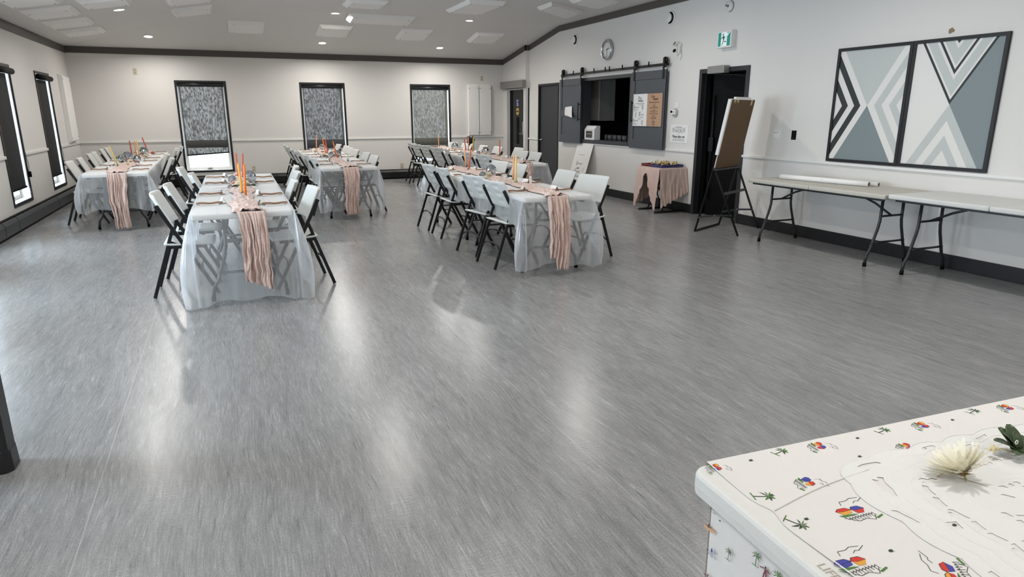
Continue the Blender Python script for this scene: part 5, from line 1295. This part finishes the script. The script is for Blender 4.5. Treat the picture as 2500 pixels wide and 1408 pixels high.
# ------------------------------------------------------------------ foreground table with printed cloth, doily, flower
FT = Matrix.Translation((.872, 1.047, 0)) @ Matrix.Rotation(math.radians(-3.2), 4, 'Z')     # local x along the far edge, -y towards the viewpoint
def ftw(name, label, cat, z):
    r = thing(name, label, cat); r.matrix_basis = FT @ Matrix.Translation((0, 0, z)); return r
TZ = .745
ft = ftw('display_table', 'white plastic folding table with rounded edge in the foreground', 'table', 0)
def rrect(x0, x1, y0, y1, r, n=6):
    out = []
    for cx, cy, a0 in ((x1 - r, y1 - r, 0), (x0 + r, y1 - r, PI / 2), (x0 + r, y0 + r, PI), (x1 - r, y0 + r, 1.5 * PI)):
        for i in range(n + 1): a = a0 + PI / 2 * i / n; out.append((cx + r * math.cos(a), cy + r * math.sin(a)))
    return out
LX, LY = 1.83, .76
mb = MB(); rings = [(-.004, TZ - .054, .03), (.0, TZ - .049, .035), (.0015, TZ - .032, .036), (-.0005, TZ - .031, .036), (-.0005, TZ - .0295, .036), (.0015, TZ - .0285, .036), (.001, TZ - .009, .036), (-.002, TZ - .003, .034), (-.007, TZ, .03)]
vs = []
for d, z, r in rings: vs += [(x, y, z) for x, y in rrect(-d, LX + d, -LY - d, d, r)]
nn = len(rrect(0, 1, 0, 1, .1))
mb._add(vs, [(i * nn + k, i * nn + (k + 1) % nn, (i + 1) * nn + (k + 1) % nn, (i + 1) * nn + k) for i in range(len(rings) - 1) for k in range(nn)] + [tuple(range((len(rings) - 1) * nn, len(rings) * nn)), tuple(reversed(range(nn)))], 0, False)
mb.obj('tabletop', M_fgtop, ft)
table_leg_frame_root = ft
for xx, s in ((.22, 1), (LX - .22, -1)):
    for sy in (-1, 1):
        lg = MB().tube([(xx, -LY / 2 + sy * .16, TZ - .05), (xx, -LY / 2 + sy * .16, .42), (xx, -LY / 2 + sy * .27, .12), (xx, -LY / 2 + sy * .28, .01)], .0145, 10).obj('leg', M_leg, ft)
    MB().tube([(xx, -LY / 2 - .16, .5), (xx, -LY / 2 + .16, .5)], .011, 8).obj('cross_bar', M_leg, ft)
# embossed maker's lettering along the end
o = txt('LIFETIME', .025, mat('emboss', (172, 166, 156), .6), ft, Matrix.Translation((.021, -.40, TZ + .0004)) @ Matrix.Rotation(PI / 2, 4, 'Z') @ Matrix.Rotation(PI, 4, 'Z'), sx=1.0, depth=.0006)

PRN = {'ink': (46, 48, 50), 'red': (196, 52, 44), 'blue': (62, 66, 150), 'gold': (214, 152, 60), 'green': (72, 116, 52), 'dkgreen': (48, 64, 44), 'tan': (206, 164, 120), 'plum': (120, 60, 74)}
PK = list(PRN); PM = [M_cloth_w] + [mat('print_' + k, v, .85) for k, v in PRN.items()]
def motif(mb, kind, f, s, seed, z=None):
    """draw a printed motif; f maps (a, b) in motif space to a 3-D point on the cloth"""
    q = random.Random(seed); I = {k: i + 1 for i, k in enumerate(PK)}
    def P(pts, c): mb.face([f(a * s, b * s) for a, b in pts], I[c])
    def Ln(pts, c='ink', w=.017):
        for (a, b), (c2, d) in zip(pts, pts[1:]):
            dx, dy = c2 - a, d - b; l = math.hypot(dx, dy) or 1; nx, ny = -dy / l * w / 2, dx / l * w / 2
            P([(a + nx, b + ny), (c2 + nx, d + ny), (c2 - nx, d - ny), (a - nx, b - ny)], c)
    if kind == 'village':
        c1, c2, c3, c4 = q.choice([('red', 'blue', 'gold', 'red'), ('gold', 'red', 'red', 'blue'), ('blue', 'red', 'blue', 'gold'), ('red', 'gold', 'blue', 'red')])
        P([(-.55, .22), (-.40, .32), (-.12, .30), (.0, .17), (-.38, .15)], c1); P([(-.52, .19), (-.38, .15), (-.02, .16), (-.06, .03), (-.40, -.02)], c3)
        P([(-.0, .16), (.10, .28), (.34, .26), (.46, .10), (.12, .09)], c2); P([(.03, .13), (.12, .09), (.45, .09), (.30, -.08), (.08, -.06)], c4)
        P([(-.62, .02), (-.1, -.04), (.05, -.10), (-.5, -.10)], 'green'); P([(.42, -.42), (.72, -.34), (.74, -.40), (.46, -.48)], 'green')
        for k in range(9):
            x = -.5 + .11 * k; Ln([(x, -.12 - .02 * (k % 3)), (x + .06, -.24), (x + .13, -.16), (x + .16, -.34 - .04 * (k % 2))])
        Ln([(-.55, -.12), (-.2, -.40), (.1, -.36), (.35, -.50), (.5, -.30)]); Ln([(-.1, .44), (-.02, .62), (.25, .60), (.45, .68), (.75, .62)]); Ln([(.36, .42), (.5, .50), (.6, .46), (.9, .60)])
        Ln([(-.55, .22), (-.40, .32), (-.12, .30), (.0, .17)], w=.022); Ln([(-.0, .16), (.10, .28), (.34, .26), (.46, .10)], w=.022); Ln([(-.38, .15), (0, .16)], w=.018); Ln([(.12, .09), (.46, .09)], w=.018); Ln([(-.52, .19), (-.38, .15), (-.28, .0)], w=.016)
    elif kind == 'palm':
        Ln([(0, -.5), (.03, 0), (.0, .2)], 'dkgreen', .05); P([(-.3, -.52), (.3, -.46), (.28, -.42), (-.28, -.47)], 'green')
        for a in (15, 55, 95, 140, 175, 215, -30):
            c_, s_ = math.cos(math.radians(a)), math.sin(math.radians(a)); L_ = .36 + .1 * q.random()
            P([(0, .2), (c_ * L_ * .5 - s_ * .05, .2 + s_ * L_ * .5 + c_ * .05 + .03), (c_ * L_, .2 + s_ * L_ - .05), (c_ * L_ * .5 + s_ * .04, .2 + s_ * L_ * .5 - c_ * .04)], q.choice(['green', 'green', 'dkgreen']))
    elif kind == 'turtle':
        P([(.5 * math.cos(t * PI / 4), .36 * math.sin(t * PI / 4)) for t in range(8)], 'dkgreen')
        for a, b in ((.5, .35), (.5, -.35), (-.45, .4), (-.45, -.4), (.72, 0)): P([(a * .7, b * .7), (a * 1.1 - .05, b * 1.2), (a * 1.15 + .05, b)], 'dkgreen')
    elif kind == 'boat':
        P([(-.7, .0), (.75, .22), (.5, -.08), (-.1, -.2), (-.65, -.2)], 'tan'); P([(-.2, .02), (.0, .05), (-.03, .3), (-.14, .3)], 'plum'); Ln([(-.5, .06), (.2, .14)], w=.03); Ln([(-.1, .3), (.02, .38)], w=.05)
    elif kind == 'cart':
        P([(-.1, .1), (.12, .14), (.08, .45), (-.06, .45)], 'blue'); Ln([(-.05, .1), (-.05, -.3)], 'blue', .05); Ln([(.08, .1), (.1, -.3)], 'blue', .05)
        for k in range(10): a0, a1 = k * PI / 5, (k + 1) * PI / 5; Ln([(-.4 + .16 * math.cos(a0), -.1 + .18 * math.sin(a0)), (-.4 + .16 * math.cos(a1), -.1 + .18 * math.sin(a1))], w=.04)
        for k in range(6): Ln([(.15 + .1 * k, -.05 + .02 * k), (.15 + .1 * k, -.22 + .02 * k)], w=.02)
        Ln([(.1, .3), (.75, .5)], w=.02); Ln([(.12, .1), (.7, .4)], w=.02)
    elif kind == 'figure':
        P([(-.12, .05), (.14, .05), (.1, .42), (-.08, .42)], 'plum'); P([(-.15, .05), (-.02, .05), (-.1, -.5), (-.22, -.5)], 'plum'); P([(.02, .05), (.15, .05), (.14, -.5), (.04, -.5)], 'plum'); Ln([(-.1, .4), (-.5, .28)], 'plum', .08); Ln([(.1, .4), (.5, .34)], 'plum', .08); P([(.0 + .09 * math.cos(t), .52 + .09 * math.sin(t)) for t in (0, 1, 2, 3, 4, 5)], 'ink')
pcl = ftw('printed_tablecloth', 'white cotton cloth printed with little houses and palms on foreground table', 'tablecloth', 0)
mb = MB()
def cz(x, y): return TZ + .0022 + .0012 * math.sin(x * 7.3 + 1) * math.sin(y * 9.1) + .0012 * math.exp(-((x - .36) / .012) ** 2) + .001 * math.exp(-((x - .82) / .014) ** 2) + .001 * math.exp(-((x - 1.2) / .014) ** 2)
def edge_x(y): return .046 + .006 * math.sin(y * 9) + .014 * math.exp(-((y + .20) / .03) ** 2)
mb.grid(lambda u, v: ((lambda y: (edge_x(y) + (LX + .012 - edge_x(y)) * u, y, cz(edge_x(y) + (LX + .012 - edge_x(y)) * u, y)))(.004 - (LY + .0) * v)), 120, 50)
# short overhang at the far edge
mb.grid(lambda u, v: (.046 + (LX - .04) * u, .004 + .007 * math.sin(PI * v * .5) + .004 * v * math.sin(u * 37), TZ + .002 - .035 * v), 60, 4)
# hem of a second layer
mb.tube([(edge_x(-.2) + .0 + .30 * t, -.20 + .05 * t + .01 * math.sin(t * 3), cz(.06 + .30 * t, -.2) + .0012) for t in [k / 12 for k in range(13)]], .0016, 6)
mb.tube([(edge_x(y) + .001, y, cz(edge_x(y), y) + .0005) for y in [-.005 - .75 * k / 60 for k in range(61)]], .0016, 6)
def on_cloth(x0, y0, rot):
    c_, s_ = math.cos(rot), math.sin(rot)
    return lambda a, b: (x0 + a * c_ - b * s_, y0 + a * s_ + b * c_, cz(x0 + a * c_ - b * s_, y0 + a * s_ + b * c_) + .0008)
MOT = [('village', .046, -.024, -1.571, .050, 1), ('village', .331, -.026, -1.571, .060, 2), ('village', .654, -.030, -1.571, .060, 3), ('village', .958, -.030, -1.571, .060, 4), ('village', .190, -.139, -1.571, .062, 5), ('village', .200, -.258, 0.0, .062, 6), ('village', .075, -.378, 0.0, .062, 7), ('village', .215, -.451, 1.047, .060, 8), ('village', 1.26, -.03, -1.571, .060, 9), ('village', .52, -.10, -1.571, .06, 10), ('village', .40, -.58, 0, .06, 11),
       ('palm', .232, -.016, -1.309, .040, 9), ('palm', .542, -.018, -1.309, .040, 10), ('palm', .855, -.016, -1.309, .040, 11), ('palm', .072, -.150, -1.9, .045, 12), ('palm', .068, -.245, -2.618, .045, 13), ('palm', 1.16, -.016, -1.309, .04, 14)]
MOT += [('turtle', x, y, .5 * x, .010, 1) for x, y in ((.143, -.025), (.452, -.027), (.758, -.034), (.090, -.153), (.096, -.242), (.165, -.370), (.398, -.158), (.385, -.096), (.357, -.261), (.343, -.354), (.36, -.375), (1.06, -.03), (.55, -.33))]
for kind, x, y, rot, s, sd in MOT:
    f_c = on_cloth(x, y, rot)
    motif(mb, kind, (lambda a, b, f_c=f_c: f_c(a * .52, b)) if rot == -1.571 else f_c, s, sd)
mb.obj('cotton', PM, pcl)
SIDEMOT = [('boat', -.02, .591, .030, 1), ('cart', -.036, .537, .030, 2), ('palm', -.092, .575, .030, 3), ('palm', -.172, .62, .034, 4), ('figure', -.200, .603, .030, 5), ('palm', -.232, .618, .034, 6), ('turtle', -.055, .634, .006, 7), ('palm', -.09, .45, .03, 8), ('boat', -.16, .50, .03, 9), ('village', -.02, .650, .026, 10), ('cart', -.25, .50, .03, 11), ('figure', -.03, .46, .03, 12)]
us = ftw('under_cloth', 'printed white cloth hanging below the foreground table end', 'tablecloth', 0)
mb = MB()
ux = lambda y, v: .055 + .006 * math.sin(y * 19) * v + .008 * v
mb.grid(lambda u, v: (ux(-.015 - .73 * u, v), -.015 - .73 * u, TZ - .056 - .66 * v), 40, 16)
mb.grid(lambda u, v: (.055 + .5 * u, -.012 + .004 * math.sin(u * 21) * v, TZ - .056 - .66 * v), 30, 12)
def on_side(y0, z0, rot=0):
    return lambda a, b: (ux(y0 - a, .3) - .0035 - .004, y0 - a, z0 + b)
for kind, y, z, s, sd in SIDEMOT: motif(mb, kind, on_side(y, z), s, sd)
mb.obj('cotton', PM, us)
# doily
dy = ftw('lace_doily', 'round white cutwork lace doily on the printed tablecloth', 'doily', 0)
DC = (.62, -.43)
NT, NRr = 168, 36
def drad(t):
    r_ = (abs(math.cos(t) / .372) ** 6 + abs(math.sin(t) / .333) ** 6) ** (-1 / 6)
    return r_ - .014 * (1 - abs(math.sin(10 * t)))
mb = MB(); vid = {}
def dv(i, j):
    i %= NT
    if (i, j) not in vid:
        t = 2 * PI * i / NT; r_ = .02 + (drad(t) - .02) * j / NRr
        x, y = DC[0] + r_ * math.cos(t) * 1.0, DC[1] + r_ * math.sin(t)
        lift = 0 * .0012 * math.exp(-((j / NRr - 1) / .08) ** 2) * abs(math.sin(t * 10)) + .0008 * max(0, math.sin(3 * t + 1)) * (j / NRr) ** 2
        vid[(i, j)] = len(mb.v); mb.v.append(Vector((x, y, cz(x, y) + .0011 + lift)))
    return vid[(i, j)]
for i in range(NT):
    for j in range(NRr):
        t = i % 28; hole = False
        if j == 22 and i % 4 in (0, 1, 2): hole = True
        if j == 23 and i % 4 == 1 and (i // 4) % 3 == 0: hole = True
        if j == 13 and i % 4 in (0, 1) and (i // 14) % 2: hole = True
        if j in (10, 11) and i % 14 == 3: hole = True
        if j == 29 and t in (8, 9, 10, 11, 12): hole = True
        if j == 30 and t in (9, 10, 11): hole = True
        if j in (26, 27) and t in (20, 21): hole = True
        if 15 <= j <= 19 and t in (0,) : hole = True
        if j == 33 and t in (3, 4, 5, 17, 18, 19): hole = True
        if j == 6 and i % 8 in (0, 1, 2): hole = True
        if not hole:
            if DC[0] + 0 > 0: mb.f.append([dv(i, j), dv(i + 1, j), dv(i + 1, j + 1), dv(i, j + 1)]); mb.mi.append(0); mb.sm.append(True)
# corded edge
mb.tube([(DC[0] + drad(t) * math.cos(t), DC[1] + drad(t) * math.sin(t), cz(DC[0] + drad(t) * math.cos(t), DC[1] + drad(t) * math.sin(t)) + .0014) for t in [2 * PI * k / 500 for k in range(501)]], .0010, 6)
for rr in (.70, .80, .90):
    mb.tube([(DC[0] + rr * drad(t) * math.cos(t), DC[1] + rr * drad(t) * math.sin(t), cz(DC[0] + rr * drad(t) * math.cos(t), DC[1] + rr * drad(t) * math.sin(t)) + .0013) for t in [2 * PI * k / 300 for k in range(301)]], .0006, 5)
mb.obj('lace', M_lace, dy)
# fabric daisy lying on the doily
fd = ftw('fabric_daisy', 'cream fabric daisy with brown centre lying on the lace doily', 'flower', 0)
fc = Vector((0.5045, -0.245, TZ + .024))
q = random.Random(8); mb = MB()
M_sheer = bpy.data.materials.new('sheer_petal'); M_sheer.use_nodes = True
nt = M_sheer.node_tree; p_ = nt.nodes['Principled BSDF']; p_.inputs['Base Color'].default_value = (*lin((.93, .91, .83)), 1); p_.inputs['Roughness'].default_value = .6; p_.inputs['Alpha'].default_value = .62
ax = Vector((-.15, .45, .85)).normalized(); e1 = ax.cross(Vector((1, 0, 0))).normalized(); e2 = ax.cross(e1)
for k in range(120):
    a = 2 * PI * k / 120 + q.uniform(-.1, .1); lv = q.uniform(.02, .75); L_ = q.uniform(.044, .060)
    d = (e1 * math.cos(a) + e2 * math.sin(a)) * math.cos(lv) + ax * math.sin(lv); s = d.cross(ax).normalized()
    mb.grid(lambda u, v: fc + d * (.008 + L_ * v) + s * ((u - .5) * .010 * (.3 + .7 * math.sin(PI * min(1, v * .9 + .05)))) + ax * (.012 * v * v) + Vector((0, 0, max(0, TZ + .008 - (fc + d * L_ * v).z))), 2, 6)
mb.obj('petals', M_sheer, fd)
mb = MB()
for k in range(26):
    a = 2 * PI * k / 26; lv = q.uniform(-.1, .5); d = (e1 * math.cos(a) + e2 * math.sin(a)) * math.cos(lv) + ax * math.sin(lv); mb.tube([fc - ax * .004, fc - ax * .002 + d * q.uniform(.018, .030)], .0011, 5, radii=[.0016, .0004])
mb.sphere(fc - ax * .003, .0085, 12, 8, sc_=(1.4, 1.0, .8)); mb.obj('brown_centre', mat('flower_brown', (118, 92, 40), .6, var=.2, vscale=200), fd)
MB().tube([fc - ax * .006, fc - ax * .012 + Vector((0, -.006, -.006)), Vector((fc.x, fc.y - .012, TZ + .008))], .0022, 6).obj('stem', mat('flower_stem', (190, 176, 120), .6), fd)
# succulent
su = ftw('fabric_succulent', 'dark green fabric leaf cluster at the edge of the doily', 'leaves', 0)
gc = Vector((0.722, -0.213, TZ + .012)); mb = MB(); q = random.Random(6)
for k, (a, L_, el, wd_) in enumerate(((100, .060, .75, .034), (65, .064, .8, .032), (150, .055, .45, .034), (130, .05, .9, .028), (30, .05, .5, .034), (215, .042, .25, .028), (255, .045, .3, .028), (80, .045, 1.2, .026))):
    a = math.radians(a); d = Vector((math.cos(a) * math.cos(el), math.sin(a) * math.cos(el), math.sin(el))); s = d.cross(Vector((0, 0, 1))).normalized(); n_ = s.cross(d)
    mb.grid(lambda u, v: gc + d * (L_ * v) + s * ((u - .5) * wd_ * math.sin(PI * min(1, .12 + v * .86)) ** .5) + n_ * (.006 * math.sin(PI * v) + .010 * (u - .5) ** 2), 6, 8)
mb.obj('leaf_blades', mat('succulent', (58, 74, 44), .4, var=.35, vscale=40), su, solid=.002)
MB().tube([gc + Vector((-.01, .0, .0)), gc + Vector((-.04, .008, .012)), gc + Vector((-.062, .012, .012))], .0016, 6).obj('twig', mat('twig', (196, 182, 130), .6), su)
mb = MB()
for k in range(7): mb.sphere(gc + Vector((-.060 - .006 * math.cos(k), .012 + .006 * math.sin(k * 2), .013 + .004 * math.cos(k * 3))), .0042, 8, 6)
mb.obj('seed_head', mat('seedhead', (214, 200, 160), .7), su)
e0 = gc + Vector((-.017, -.006, .030)); mb = MB()
for k in range(12): mb.tube([e0 + Vector((.0045 * math.cos(k * PI / 6), -.0, .0045 * math.sin(k * PI / 6))), e0 + Vector((.0045 * math.cos((k + 1) * PI / 6), 0, .0045 * math.sin((k + 1) * PI / 6)))], .001, 5)
mb.obj('ring_bead', M_paper, su)
pe = ftw('white_pebble', 'white pebble lying beside the green leaf cluster', 'pebble', 0)
MB().sphere((0.738, -.245, TZ + .014), .011, 12, 8, sc_=(1.2, 1, .8)).obj('stone', M_paper, pe)
